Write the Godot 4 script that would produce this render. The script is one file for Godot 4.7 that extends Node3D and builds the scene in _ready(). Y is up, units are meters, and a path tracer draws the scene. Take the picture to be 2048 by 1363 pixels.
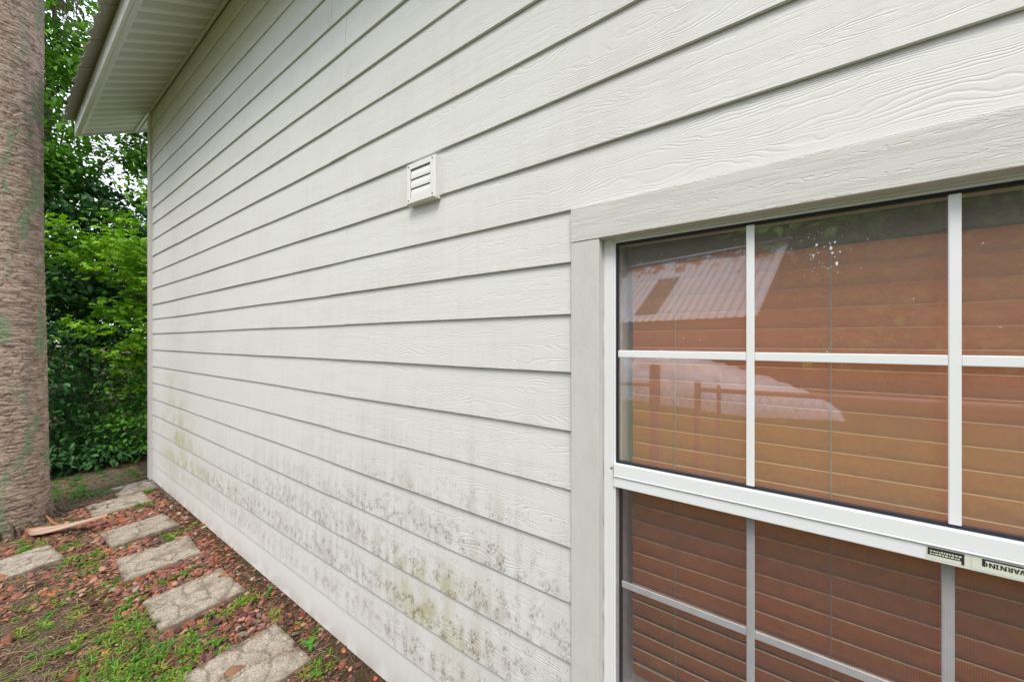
extends Node3D

# ---------------------------------------------------------------- mesh building
class MB:
	var v := PackedVector3Array()
	var n := PackedVector3Array()
	var u := PackedVector2Array()
	var u2 := PackedVector2Array()
	var c := PackedColorArray()
	var idx := PackedInt32Array()
	var uvf: Callable
	var uvf2: Callable
	var col := Color(1, 1, 1)
	func vert(p: Vector3, nn: Vector3) -> int:
		v.append(p)
		n.append(nn)
		u.append(uvf.call(p, nn) if uvf.is_valid() else Vector2(p.z, p.y))
		u2.append(uvf2.call(p, nn) if uvf2.is_valid() else Vector2.ZERO)
		c.append(col)
		return v.size() - 1
	func tri(a: Vector3, b: Vector3, d: Vector3, nn: Vector3) -> void:
		var g := (b - a).cross(d - a)
		if g.length_squared() < 1e-18:
			return
		if g.dot(nn) > 0.0:
			var t := b
			b = d
			d = t
			g = -g
		var fn := -g.normalized()
		idx.append(vert(a, fn))
		idx.append(vert(b, fn))
		idx.append(vert(d, fn))
	func quad(a: Vector3, b: Vector3, d: Vector3, e: Vector3, nn: Vector3) -> void:
		tri(a, b, d, nn)
		tri(a, d, e, nn)
	func poly(pts: Array, nn: Vector3) -> void:
		for i in range(1, pts.size() - 1):
			tri(pts[0], pts[i], pts[i + 1], nn)
	# convex-ish prism: outline pts, pushed along d
	func prism(pts: Array, d: Vector3) -> void:
		var mid := Vector3.ZERO
		for p in pts:
			mid += p
		mid /= pts.size()
		for i in pts.size():
			tri(mid, pts[i], pts[(i + 1) % pts.size()], -d)
			tri(mid + d, pts[i] + d, pts[(i + 1) % pts.size()] + d, d)
			var a: Vector3 = pts[i]
			var b: Vector3 = pts[(i + 1) % pts.size()]
			var outw := (b - a).cross(d)
			if outw.dot((a + b) * 0.5 - mid) < 0.0:
				outw = -outw
			quad(a, b, b + d, a + d, outw)
	func box(a: Vector3, b: Vector3) -> void:
		cbox(a, b, 0.0)
	func cbox(p: Vector3, q: Vector3, ch: float) -> void:
		var a := Vector3(minf(p.x, q.x), minf(p.y, q.y), minf(p.z, q.z))
		var b := Vector3(maxf(p.x, q.x), maxf(p.y, q.y), maxf(p.z, q.z))
		var m := (a + b) * 0.5
		var h := (b - a) * 0.5
		for ax in 3:
			var i := (ax + 1) % 3
			var j := (ax + 2) % 3
			for s in [-1.0, 1.0]:
				var w := []
				for k in [[-1, -1], [1, -1], [1, 1], [-1, 1]]:
					var t := Vector3.ZERO
					t[ax] = h[ax] * s
					t[i] = (h[i] - ch) * k[0]
					t[j] = (h[j] - ch) * k[1]
					w.append(m + t)
				var nn := Vector3.ZERO
				nn[ax] = s
				quad(w[0], w[1], w[2], w[3], nn)
			if ch > 0.0:
				for s in [-1.0, 1.0]:
					for r in [-1.0, 1.0]:
						var w := []
						for k in [-1.0, 1.0]:
							var t := Vector3.ZERO
							t[ax] = (h[ax] - ch) * k
							t[i] = h[i] * s
							t[j] = (h[j] - ch) * r
							w.append(m + t)
						for k in [1.0, -1.0]:
							var t := Vector3.ZERO
							t[ax] = (h[ax] - ch) * k
							t[i] = (h[i] - ch) * s
							t[j] = h[j] * r
							w.append(m + t)
						var nn := Vector3.ZERO
						nn[i] = s
						nn[j] = r
						quad(w[0], w[1], w[2], w[3], nn)
		if ch > 0.0:
			for sx in [-1.0, 1.0]:
				for sy in [-1.0, 1.0]:
					for sz in [-1.0, 1.0]:
						var k := Vector3(sx, sy, sz)
						tri(m + Vector3(h.x, h.y - ch, h.z - ch) * k, m + Vector3(h.x - ch, h.y, h.z - ch) * k, m + Vector3(h.x - ch, h.y - ch, h.z) * k, k)
	# smooth grid of rows of points; ref lies behind the surface
	func grid(rows: Array, wrap: bool, ref: Vector3, cols: Array = [], follow := false) -> void:
		var R := rows.size()
		var C: int = rows[0].size()
		var base := v.size()
		var nr := PackedVector3Array()
		nr.resize(R * C)
		var tot := 0.0
		for i in R:
			var up: PackedVector3Array = rows[mini(i + 1, R - 1)]
			var dn: PackedVector3Array = rows[maxi(i - 1, 0)]
			var me: PackedVector3Array = rows[i]
			var mid := ref
			if follow:
				mid = Vector3.ZERO
				for p in me:
					mid += p
				mid /= C
			for j in C:
				var jn := (j + 1) % C if wrap else mini(j + 1, C - 1)
				var jp := (j - 1 + C) % C if wrap else maxi(j - 1, 0)
				var q := (up[j] - dn[j]).cross(me[jn] - me[jp])
				if q.length_squared() > 1e-20:
					q = q.normalized()
				nr[i * C + j] = q
				tot += q.dot(me[j] - mid)
		var sg := 1.0 if tot >= 0.0 else -1.0
		for i in R:
			for j in C:
				if cols.size():
					col = cols[i][j]
				vert(rows[i][j], nr[i * C + j] * sg)
		for i in R - 1:
			for j in (C if wrap else C - 1):
				var a := base + i * C + j
				var b := base + i * C + (j + 1) % C
				var d := a + C
				var e := b + C
				if sg > 0.0:
					idx.append_array([a, b, e, a, e, d])
				else:
					idx.append_array([a, e, b, a, d, e])
	func tube(path: Array, rad: Array, seg: int, caps := true) -> void:
		var rows := []
		var side := Vector3.ZERO
		for i in path.size():
			var t: Vector3 = (path[mini(i + 1, path.size() - 1)] - path[maxi(i - 1, 0)]).normalized()
			if side == Vector3.ZERO:
				side = t.cross(Vector3.RIGHT if absf(t.x) < 0.8 else Vector3.UP).normalized()
			side = (side - t * side.dot(t)).normalized()
			var bi := t.cross(side)
			var r := PackedVector3Array()
			for k in seg:
				var a := TAU * k / seg
				r.append(path[i] + (side * cos(a) + bi * sin(a)) * rad[i])
			rows.append(r)
		grid(rows, true, Vector3.ZERO, [], true)
		if caps:
			for e in [0, path.size() - 1]:
				var d: Vector3 = path[0] - path[1] if e == 0 else path[e] - path[e - 1]
				for k in seg:
					tri(path[e], rows[e][k], rows[e][(k + 1) % seg], d)
	func arrays() -> Array:
		var a := []
		a.resize(Mesh.ARRAY_MAX)
		a[Mesh.ARRAY_VERTEX] = v
		a[Mesh.ARRAY_NORMAL] = n
		a[Mesh.ARRAY_TEX_UV] = u
		a[Mesh.ARRAY_TEX_UV2] = u2
		a[Mesh.ARRAY_COLOR] = c
		a[Mesh.ARRAY_INDEX] = idx
		return a
	func mesh(m: Material, into: ArrayMesh = null) -> ArrayMesh:
		var am := into if into else ArrayMesh.new()
		am.add_surface_from_arrays(Mesh.PRIMITIVE_TRIANGLES, arrays())
		am.surface_set_material(am.get_surface_count() - 1, m)
		return am

var rng := RandomNumberGenerator.new()
var taken := {}

func numbered(called: String, parent: Node) -> String:
	var key := str(parent.get_instance_id()) + called
	var k: int = taken.get(key, 0)
	taken[key] = k + 1
	return called if k == 0 else "%s_%03d" % [called, k]

func thing(called: String, label: String, category: String, at := Vector3.ZERO, group := "") -> Node3D:
	var o := Node3D.new()
	o.name = numbered(called, self)
	o.position = at
	add_child(o, true)
	tag(o, label, category, group)
	return o

func tag(o: Node, label: String, category: String, group := "") -> void:
	o.set_meta("label", label)
	o.set_meta("category", category)
	if group:
		o.set_meta("group", group)

# a mesh in world coordinates as a child of parent
func part(called: String, mesh: Mesh, parent: Node3D, kind := "") -> MeshInstance3D:
	var o := MeshInstance3D.new()
	o.name = numbered(called, parent)
	o.mesh = mesh
	parent.add_child(o, true)
	if parent != self:
		var org := Vector3.ZERO
		var p: Node = parent
		while p is Node3D and p != self:
			org += p.position
			p = p.get_parent()
		o.position = -org
	if kind:
		o.set_meta("kind", kind)
	return o

# a mesh in its own coordinates
func put(called: String, mesh: Mesh, parent: Node3D, xf: Transform3D) -> MeshInstance3D:
	var o := part(called, mesh, parent)
	o.transform = xf
	return o

func lin(r: float, g: float, b: float) -> Color:
	return Color(r, g, b).linear_to_srgb()

func mat(color: Color, rough := 0.8, spec := 0.5) -> StandardMaterial3D:
	var m := StandardMaterial3D.new()
	m.albedo_color = color
	m.roughness = rough
	m.metallic_specular = spec
	return m

func vmat(rough := 0.8, spec := 0.5) -> StandardMaterial3D:
	var m := mat(Color.WHITE, rough, spec)
	m.vertex_color_use_as_albedo = true
	return m

func noise_bytes(w: int, h: int, freq: float, oct: int, sd: int, seamless := true) -> PackedByteArray:
	var f := FastNoiseLite.new()
	f.seed = sd
	f.frequency = freq
	f.noise_type = FastNoiseLite.TYPE_SIMPLEX_SMOOTH
	f.fractal_octaves = oct
	if oct == 1:
		f.fractal_type = FastNoiseLite.FRACTAL_NONE
	var im := f.get_seamless_image(w, h, false, false, 0.15) if seamless else f.get_image(w, h, false, false)
	im.convert(Image.FORMAT_L8)
	return im.get_data()

func tex(bytes: PackedByteArray, w: int, h: int, fmt: int) -> ImageTexture:
	return ImageTexture.create_from_image(Image.create_from_data(w, h, false, fmt, bytes))

func fnl(freq: float, oct: int, sd: int) -> FastNoiseLite:
	var f := FastNoiseLite.new()
	f.seed = sd
	f.frequency = freq
	f.fractal_octaves = oct
	f.noise_type = FastNoiseLite.TYPE_SIMPLEX_SMOOTH
	return f

# tri-planar speckle map round white, and its relief
func speckle(sd: int, freq: float, lo: float, hi: float, sz := 512) -> ImageTexture:
	var a := noise_bytes(sz, sz, freq, 5, sd)
	var b := noise_bytes(sz, sz, freq * 6.0, 2, sd + 1)
	var o := PackedByteArray()
	o.resize(sz * sz)
	for i in sz * sz:
		var t := (a[i] * 0.6 + b[i] * 0.4) / 255.0
		o[i] = int(clampf(lerpf(lo, hi, smoothstep(0.15, 0.85, t)), 0, 1) * 255)
	return tex(o, sz, sz, Image.FORMAT_L8)

var M := {}

# ---------------------------------------------------------------- layout numbers (metres)
const Z_CORNER := -5.49
const COURSES := [0.26, 0.44, 0.622, 0.80, 0.973, 1.148, 1.326, 1.505, 1.682, 1.838, 1.998, 2.171, 2.350, 2.527, 2.702, 2.877, 3.052, 3.230, 3.411, 3.590, 3.767, 3.944, 4.13]
const Z_END := 3.0

func _ready() -> void:
	rng.seed = 7
	# camera, sky, sun, exposure
	var cam := Camera3D.new()
	cam.name = "camera"
	cam.fov = 86.85
	cam.near = 0.02
	cam.far = 400.0
	add_child(cam)
	cam.look_at_from_position(Vector3(0, 1.6, 0), Vector3(0.82270, 1.6, -0.56847))
	cam.current = true
	var env := Environment.new()
	env.background_mode = Environment.BG_SKY
	var sky := Sky.new()
	var psm := ProceduralSkyMaterial.new()
	psm.sky_top_color = Color(0.82, 0.86, 0.92)
	psm.sky_horizon_color = Color(0.98, 0.985, 1.0)
	psm.sky_curve = 0.35
	psm.ground_bottom_color = Color(0.25, 0.24, 0.2)
	psm.ground_horizon_color = Color(0.55, 0.56, 0.52)
	sky.sky_material = psm
	env.sky = sky
	env.tonemap_mode = Environment.TONE_MAPPER_LINEAR
	env.tonemap_exposure = 2.2
	env.sdfgi_enabled = true
	env.ssao_enabled = true
	env.ssil_enabled = true
	var we := WorldEnvironment.new()
	we.name = "world_environment"
	we.environment = env
	add_child(we)
	var sun := DirectionalLight3D.new()
	sun.name = "sun"
	sun.light_energy = 0.48
	sun.light_color = Color(1.0, 0.97, 0.92)
	sun.light_angular_distance = 24.0
	sun.shadow_enabled = true
	add_child(sun)
	sun.look_at_from_position(Vector3(-4.5, 8, 2.8), Vector3.ZERO)

	materials()
	ground()
	house()
	vent()
	window_blind()
	palm()
	pavers()
	mulch()
	weeds()
	litter()
	background_trees()
	neighbour_yard()

# ---------------------------------------------------------------- materials
func materials() -> void:
	# embossed cedar grain, four boards of 0.21 m by 2.4 m in one relief map
	var W := 2048
	var H := 256
	# noises are made a quarter (an eighth) as long and drawn out along the board
	var warp := noise_bytes(W / 4, H, 0.0075, 2, 11)
	var warp2 := noise_bytes(W, H, 0.02, 2, 12)
	var amp := noise_bytes(W / 8, H, 0.016, 2, 13)
	var fine := noise_bytes(W / 2, H, 0.25, 2, 14)
	var g := PackedByteArray()
	g.resize(W * H * 4)
	for k in 4:
		var K: float = [30.0, 38.0, 25.0, 34.0][k]
		for y in H:
			var sy := (y * (1 + k % 2) + k * 61) % H
			for x in W:
				var sx := (x + k * 517) % W
				var q := sx / 4
				var fx := (sx % 4) * 0.25
				var r4 := sy * (W / 4)
				var wv4 := lerpf(warp[r4 + q], warp[r4 + (q + 1) % (W / 4)], fx)
				q = sx / 8
				fx = (sx % 8) * 0.125
				var r8 := sy * (W / 8)
				var am8 := lerpf(amp[r8 + q], amp[r8 + (q + 1) % (W / 8)], fx)
				var w := (wv4 / 255.0 - 0.5) * 7.5 + (warp2[sy * W + sx] / 255.0 - 0.5) * 0.75
				var f := fposmod(y / 256.0 * K + w, 1.0)
				var groove := 1.0 - smoothstep(0.0, 0.30, absf(f - 0.5))
				var am := smoothstep(0.30, 0.62, am8 / 255.0)
				var hgt := 0.66 - groove * (0.05 + 0.55 * am) + (fine[sy * (W / 2) + sx / 2] / 255.0 - 0.5) * 0.22
				g[(k * H + y) * W + x] = int(clampf(hgt, 0, 1) * 255)
	var grain := tex(g, W, H * 4, Image.FORMAT_L8)
	# dirt and algae on the wall, over the whole wall: 6.8 m by 4.2 m
	var SW := 2048
	var SH := 1264
	var n1 := noise_bytes(SW, SH, 0.34, 2, 21, false)
	var n2 := noise_bytes(SW, SH, 0.02, 3, 22, false)
	var n3 := noise_bytes(SW, SH, 0.006, 3, 23, false)
	var n4 := noise_bytes(SW, SH, 0.055, 2, 24, false)
	var st := PackedByteArray()
	st.resize(SW * SH * 4)
	var spots := [[-1.09, 0.50, 0.22, 0.16, 1.0], [-1.15, 0.62, 0.3, 0.1, 0.7], [-4.5, 0.66, 0.55, 0.28, 0.8], [-4.7, 1.0, 0.4, 0.4, 0.55], [-4.4, 0.42, 0.6, 0.12, 0.7], [-3.3, 0.5, 0.5, 0.15, 0.35]]
	var dark := [[-1.25, 0.5, 0.6, 0.22, 1.0], [-1.75, 0.52, 0.5, 0.14, 0.8], [-0.75, 0.48, 0.4, 0.2, 0.8], [-2.6, 0.5, 0.9, 0.16, 0.6], [-3.6, 0.5, 0.7, 0.14, 0.6], [-1.0, 0.75, 0.7, 0.2, 0.5], [-2.2, 0.72, 0.8, 0.16, 0.36], [-1.3, 0.98, 1.1, 0.3, 0.22], [-2.2, 1.25, 1.6, 0.5, 0.12], [-2.6, 0.62, 1.6, 0.3, 0.45], [-0.9, 0.9, 0.6, 0.4, 0.3], [-0.72, 0.40, 0.3, 0.16, 0.8], [-0.95, 0.34, 0.35, 0.1, 0.6], [-1.9, 0.33, 1.3, 0.09, 0.5], [-3.6, 0.36, 0.9, 0.1, 0.45], [-1.4, 0.8, 1.3, 0.3, 0.25]]
	for y in SH:
		var Y := 4.2 * (1.0 - (y + 0.5) / SH)
		var ci := 0
		while ci < COURSES.size() - 2 and COURSES[ci + 1] < Y:
			ci += 1
		var fr := clampf((Y - COURSES[ci]) / (COURSES[ci + 1] - COURSES[ci]), 0, 1)
		if Y < 0.26:
			fr = 0.9
		var low := smoothstep(1.0, 0.25, fr)
		for x in SW:
			var i := y * SW + x
			var z := -5.7 + 6.8 * (x + 0.5) / SW
			var gy := 0.0
			var gd := 0.025
			if Y < 2.2:
				for s in spots:
					var q := pow((z - s[0]) / s[2], 2.0) + pow((Y - s[1]) / s[3], 2.0)
					if q < 4.0:
						gy += s[4] * exp(-q * 1.2)
				for s in dark:
					var q := pow((z - s[0]) / s[2], 2.0) + pow((Y - s[1]) / s[3], 2.0)
					if q < 4.0:
						gd += s[4] * exp(-q * 1.2)
			var b2 := n2[i] / 255.0
			var b3 := n3[i] / 255.0
			# short vertical streaks: the fine noise read squeezed in y, gathered in clumps
			var st1 := n1[(y * 11 / 20 + (x * 7 % 3)) * SW + x] / 255.0
			var run := n2[(y / 7) * SW + (x * 3) % SW] / 255.0
			var clump := smoothstep(0.30, 0.72, n4[i] / 255.0)
			var gq := clampf(gd, 0, 1)
			var thr := 0.86 - 0.38 * gq * (0.25 + 0.75 * low) * (0.40 + 0.60 * clump) - 0.08 * clump
			if Y < 0.26:
				thr = 0.9
			var sp := smoothstep(thr, thr + 0.2, st1)
			var al := sp * (0.12 + 0.34 * gq) * (0.4 + 0.6 * clump)
			if n1[i] > 244 and n4[i] % 3 == 0:
				al = maxf(al, 0.5)
			var film := gq * (0.25 + 0.75 * low) * 0.26 * smoothstep(0.32, 0.72, run * 0.6 + b2 * 0.4)
			if Y < 0.26:
				film += 0.42 * smoothstep(0.23, 0.07, Y + 0.06 * (b2 - 0.5)) * smoothstep(0.2, 0.7, b2)
			var green := clampf(gy, 0, 1) * smoothstep(0.28, 0.68, b2 * 0.6 + b3 * 0.4) * (0.3 + 0.7 * low) * 0.5
			var haze := 0.10 * smoothstep(0.42, 0.75, b3 * 0.6 + run * 0.4) * (0.6 + 0.4 * low)
			var tot := clampf(al + film + green + haze, 0.0, 0.9)
			var cr := (al * 78 + film * 150 + green * 168 + haze * 165) / maxf(al + film + green + haze, 1e-4)
			var cg := (al * 68 + film * 138 + green * 164 + haze * 160) / maxf(al + film + green + haze, 1e-4)
			var cb := (al * 56 + film * 122 + green * 98 + haze * 140) / maxf(al + film + green + haze, 1e-4)
			st[i * 4] = int(cr)
			st[i * 4 + 1] = int(cg)
			st[i * 4 + 2] = int(cb)
			st[i * 4 + 3] = int(tot * 255)
	var stain := tex(st, SW, SH, Image.FORMAT_RGBA8)
	var sd := mat(lin(0.635, 0.635, 0.645), 0.62, 0.4)
	sd.heightmap_enabled = true
	sd.heightmap_texture = grain
	sd.heightmap_scale = 0.095
	sd.detail_enabled = true
	sd.detail_albedo = stain
	sd.detail_uv_layer = BaseMaterial3D.DETAIL_UV_2
	sd.detail_blend_mode = BaseMaterial3D.BLEND_MODE_MIX
	M.siding = sd
	var sk := sd.duplicate()
	sk.heightmap_enabled = false
	M.skirt = sk
	var ct := mat(lin(0.575, 0.57, 0.565), 0.65, 0.4)
	ct.heightmap_enabled = true
	ct.heightmap_texture = grain
	ct.heightmap_scale = 0.11
	M.casing_grain = ct
	M.casing = mat(lin(0.565, 0.558, 0.55), 0.6, 0.4)
	M.casing.albedo_texture = speckle(47, 0.02, 0.965, 1.0, 256)
	M.casing.uv1_triplanar = true
	M.casing.uv1_world_triplanar = true
	M.casing.uv1_scale = Vector3(3, 1.2, 3)
	M.corner = mat(lin(0.58, 0.56, 0.55), 0.6, 0.4)
	M.white = mat(lin(0.74, 0.76, 0.80), 0.35, 0.5)
	M.vent = mat(lin(0.70, 0.70, 0.70), 0.4, 0.5)
	M.gasket = mat(lin(0.018, 0.022, 0.035), 0.45, 0.4)
	var sf := mat(lin(0.72, 0.75, 0.70), 0.45, 0.5)
	M.soffit = sf
	var dots := PackedByteArray()
	dots.resize(64 * 64)
	for y in 64:
		for x in 64:
			var px := fposmod(x + (8 if (y / 16) % 2 else 0), 16.0) - 8.0
			var py := fposmod(y, 16.0) - 8.0
			dots[y * 64 + x] = int(lerpf(40, 255, smoothstep(3.0, 4.6, sqrt(px * px + py * py))))
	var pf := mat(lin(0.68, 0.71, 0.66), 0.5, 0.5)
	pf.albedo_texture = tex(dots, 64, 64, Image.FORMAT_L8)
	M.perforated = pf
	M.fascia = mat(lin(0.66, 0.67, 0.68), 0.4, 0.5)
	var cs := mat(lin(0.36, 0.35, 0.33), 0.95, 0.2)
	cs.albedo_texture = speckle(31, 0.03, 0.62, 1.0)
	cs.uv1_triplanar = true
	cs.uv1_world_triplanar = true
	cs.uv1_scale = Vector3.ONE * 3.0
	M.concrete = cs
	var sh := mat(lin(0.66, 0.64, 0.58), 0.95, 0.2)
	sh.albedo_texture = speckle(33, 0.05, 0.55, 1.0)
	sh.uv1_triplanar = true
	sh.uv1_world_triplanar = true
	sh.uv1_scale = Vector3.ONE * 4.0
	M.shingle = sh
	M.plain_wall = mat(lin(0.6, 0.6, 0.57), 0.8)
	M.room = mat(lin(0.5, 0.48, 0.45), 0.9)
	var gl := mat(Color(1, 1, 1, 0.02), 0.0, 0.5)
	gl.transparency = BaseMaterial3D.TRANSPARENCY_ALPHA
	M.glass = gl
	# insect screen: a weave of dark wires with holes
	var wv := PackedByteArray()
	wv.resize(128 * 128 * 4)
	var wn := noise_bytes(128, 128, 0.02, 3, 35)
	for y in 128:
		for x in 128:
			var i := (y * 128 + x) * 4
			wv[i] = 150
			wv[i + 1] = 140
			wv[i + 2] = 140
			var a := 0.325 + 0.12 * (wn[y * 128 + x] / 255.0 - 0.5)
			if x % 4 == 0:
				a += 0.10
			if y % 4 == 0:
				a += 0.04
			wv[i + 3] = int(a * 255)
	var scm := mat(lin(0.185, 0.165, 0.185), 0.8, 0.3)
	scm.transparency = BaseMaterial3D.TRANSPARENCY_ALPHA
	scm.albedo_texture = tex(wv, 128, 128, Image.FORMAT_RGBA8)
	M.screen = scm
	# blind slats
	var wd := PackedByteArray()
	wd.resize(512 * 64 * 3)
	var wa := noise_bytes(512, 64, 0.03, 4, 37)
	var wb := noise_bytes(512, 64, 0.12, 3, 38)
	for y in 64:
		for x in 512:
			var t := wa[y * 512 + (x / 4)] / 255.0 * 0.5 + wb[((y * 3) % 64) * 512 + x / 5] / 255.0 * 0.5
			var k := lerpf(0.90, 1.03, t)
			var i := (y * 512 + x) * 3
			wd[i] = int(clampf(214 * k, 0, 255))
			wd[i + 1] = int(clampf(121 * k, 0, 255))
			wd[i + 2] = int(clampf(42 * k, 0, 255))
	var sl := mat(Color.WHITE, 0.5, 0.4)
	sl.albedo_texture = tex(wd, 512, 64, Image.FORMAT_RGB8)
	M.slat = sl
	M.slat_edge_highlight = mat(lin(0.80, 0.56, 0.32), 0.5)  # paler than the slats: light caught along their top edges, painted in
	M.headrail = mat(lin(0.10, 0.045, 0.022), 0.4)
	M.cord = mat(lin(0.35, 0.31, 0.25), 0.8)
	# vertex-coloured ones
	var bk := vmat(0.95, 0.2)
	bk.heightmap_enabled = true
	bk.heightmap_texture = speckle(41, 0.05, 0.0, 1.0)
	bk.heightmap_scale = 0.45
	bk.uv1_triplanar = true
	bk.uv1_world_triplanar = true
	bk.uv1_scale = Vector3(0.4, 7.5, 0.4)
	bk.albedo_texture = speckle(45, 0.045, 0.66, 1.0)
	M.bark = bk
	var gr := vmat(1.0, 0.1)
	gr.albedo_texture = speckle(43, 0.04, 0.45, 1.0, 1024)
	gr.heightmap_enabled = true
	gr.heightmap_texture = gr.albedo_texture
	gr.heightmap_scale = 1.5
	gr.uv1_triplanar = true
	gr.uv1_world_triplanar = true
	gr.uv1_scale = Vector3.ONE * 1.3
	M.ground = gr
	var lf := vmat(0.45, 0.4)
	lf.backlight_enabled = true
	lf.backlight = Color(0.75, 0.8, 0.5)
	M.leaf = lf
	var bl := vmat(0.7, 0.3)
	bl.backlight_enabled = true
	bl.backlight = Color(0.5, 0.5, 0.4)
	M.blade = bl
	M.stone = vmat(0.85, 0.3)
	M.tree_bark = mat(lin(0.09, 0.075, 0.06), 0.95, 0.2)

# ---------------------------------------------------------------- ground
func pad_height(x: float, z: float) -> float:
	return 0.012 * gnoise.get_noise_2d(x * 100, z * 100) + 0.02 * gnoise.get_noise_2d(x * 22 + 50, z * 22) + 0.085 * smoothstep(0.93, 1.03, x) * smoothstep(-5.1, -4.3, z) * smoothstep(1.6, 1.1, x)

var gnoise := fnl(0.03, 3, 51)

func ground() -> void:
	var xs := []
	var zs := []
	for e in [[-150.0, -60.0, 6], [-60.0, -12.0, 10], [-12.0, -1.0, 22], [-1.0, 1.6, 105], [1.6, 8.0, 10], [8.0, 150.0, 8]]:
		for i in e[2]:
			xs.append(lerpf(e[0], e[1], float(i) / e[2]))
	xs.append(150.0)
	for e in [[-150.0, -60.0, 6], [-60.0, -10.0, 12], [-10.0, -1.0, 270], [-1.0, 4.0, 25], [4.0, 20.0, 10], [20.0, 150.0, 8]]:
		for i in e[2]:
			zs.append(lerpf(e[0], e[1], float(i) / e[2]))
	zs.append(150.0)
	var cn := fnl(0.9, 4, 53)
	var cn2 := fnl(5.0, 3, 54)
	var rows := []
	var cols := []
	for z in zs:
		var r := PackedVector3Array()
		var cc := []
		for x in xs:
			r.append(Vector3(x, pad_height(x, z), z))
			var t := cn.get_noise_2d(x, z) * 0.5 + 0.5
			var t2 := cn2.get_noise_2d(x, z) * 0.5 + 0.5
			var red := Color(0.25, 0.13, 0.09)
			var dirt := Color(0.21, 0.15, 0.105)
			var grey := Color(0.36, 0.30, 0.24)
			var c := red.lerp(dirt, smoothstep(0.35, 0.65, t))
			# bare grey earth to the left of the path and behind the house
			var left := smoothstep(0.42, 0.16, x + 0.12 * (t2 - 0.5))
			var back := smoothstep(-5.0, -5.7, z)
			c = c.lerp(grey, clampf(maxf(left * smoothstep(0.3, 0.6, t2) , back) * (0.5 + 0.5 * t), 0, 1))
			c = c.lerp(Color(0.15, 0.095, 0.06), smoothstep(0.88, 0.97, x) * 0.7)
			if x < -0.9 or x > 8.0 or z > 1.5:
				c = c.lerp(Color(0.36, 0.42, 0.035), smoothstep(0.9, 1.8, absf(x)) * 0.95)
			c = c * (0.75 + 0.5 * t2)
			c.a = 1.0
			cc.append(c)
		rows.append(r)
		cols.append(cc)
	var b := MB.new()
	b.grid(rows, false, Vector3(0, -100, 0), cols)
	var o := part("ground", b.mesh(M.ground), self, "structure")

# ---------------------------------------------------------------- the house
func ys(x: float) -> float:   # underside of the sloped soffit
	return 4.13 + 0.58 * (x - 1.0)

func yr(x: float) -> float:   # underside of the roof deck
	return 4.005 + 0.58 * (x - 0.518)

func house() -> void:
	var h := thing("house", "white lap sided house wall with a gridded window under a sloped vented soffit", "house", Vector3(1.0, 0, -1.2))
	# foundation and sheathing
	var b := MB.new()
	b.box(Vector3(1.035, -0.4, -5.44), Vector3(7.0, 0.10, Z_END))
	part("foundation", b.mesh(M.concrete), h)
	b = MB.new()
	b.box(Vector3(1.0125, 0.09, -5.47), Vector3(1.09, 4.16, -0.39))
	b.box(Vector3(1.0125, 0.09, 0.67), Vector3(1.09, 4.16, Z_END))
	b.box(Vector3(1.0125, 1.93, -0.39), Vector3(1.09, 4.16, 0.67))
	b.box(Vector3(1.0125, 0.09, -0.39), Vector3(1.09, 0.45, 0.67))
	# the other three walls and the gables
	b.box(Vector3(1.0, 0.09, -5.58), Vector3(7.0, 4.12, -5.47))
	b.box(Vector3(1.09, 0.09, Z_END - 0.1), Vector3(7.0, 4.12, Z_END))
	b.box(Vector3(6.9, 0.09, -5.47), Vector3(7.0, 4.12, Z_END - 0.1))
	for z in [-5.57, Z_END - 0.08]:
		b.prism([Vector3(1.06, 4.12, z), Vector3(4.0, 5.8, z), Vector3(6.94, 4.12, z)], Vector3(0, 0, 0.06))
	part("wall", b.mesh(M.plain_wall), h)
	b = MB.new()
	b.box(Vector3(1.6, 0.5, -1.6), Vector3(4.2, 0.6, 2.2))
	b.box(Vector3(1.09, 2.6, -1.6), Vector3(4.2, 2.7, 2.2))
	b.box(Vector3(1.09, 0.3, -1.7), Vector3(4.2, 2.7, -1.6))
	b.box(Vector3(1.09, 0.3, 2.2), Vector3(4.2, 2.7, 2.3))
	b.box(Vector3(4.2, 0.3, -1.7), Vector3(4.3, 2.7, 2.3))
	part("room_lining", b.mesh(M.room), h)
	siding(h)
	# corner board, skirt board
	b = MB.new()
	b.cbox(Vector3(0.984, 0.085, -5.60), Vector3(1.02, 4.09, Z_CORNER), 0.003)
	part("corner_board", b.mesh(M.corner), h)
	roof(h)
	window(h)

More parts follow.
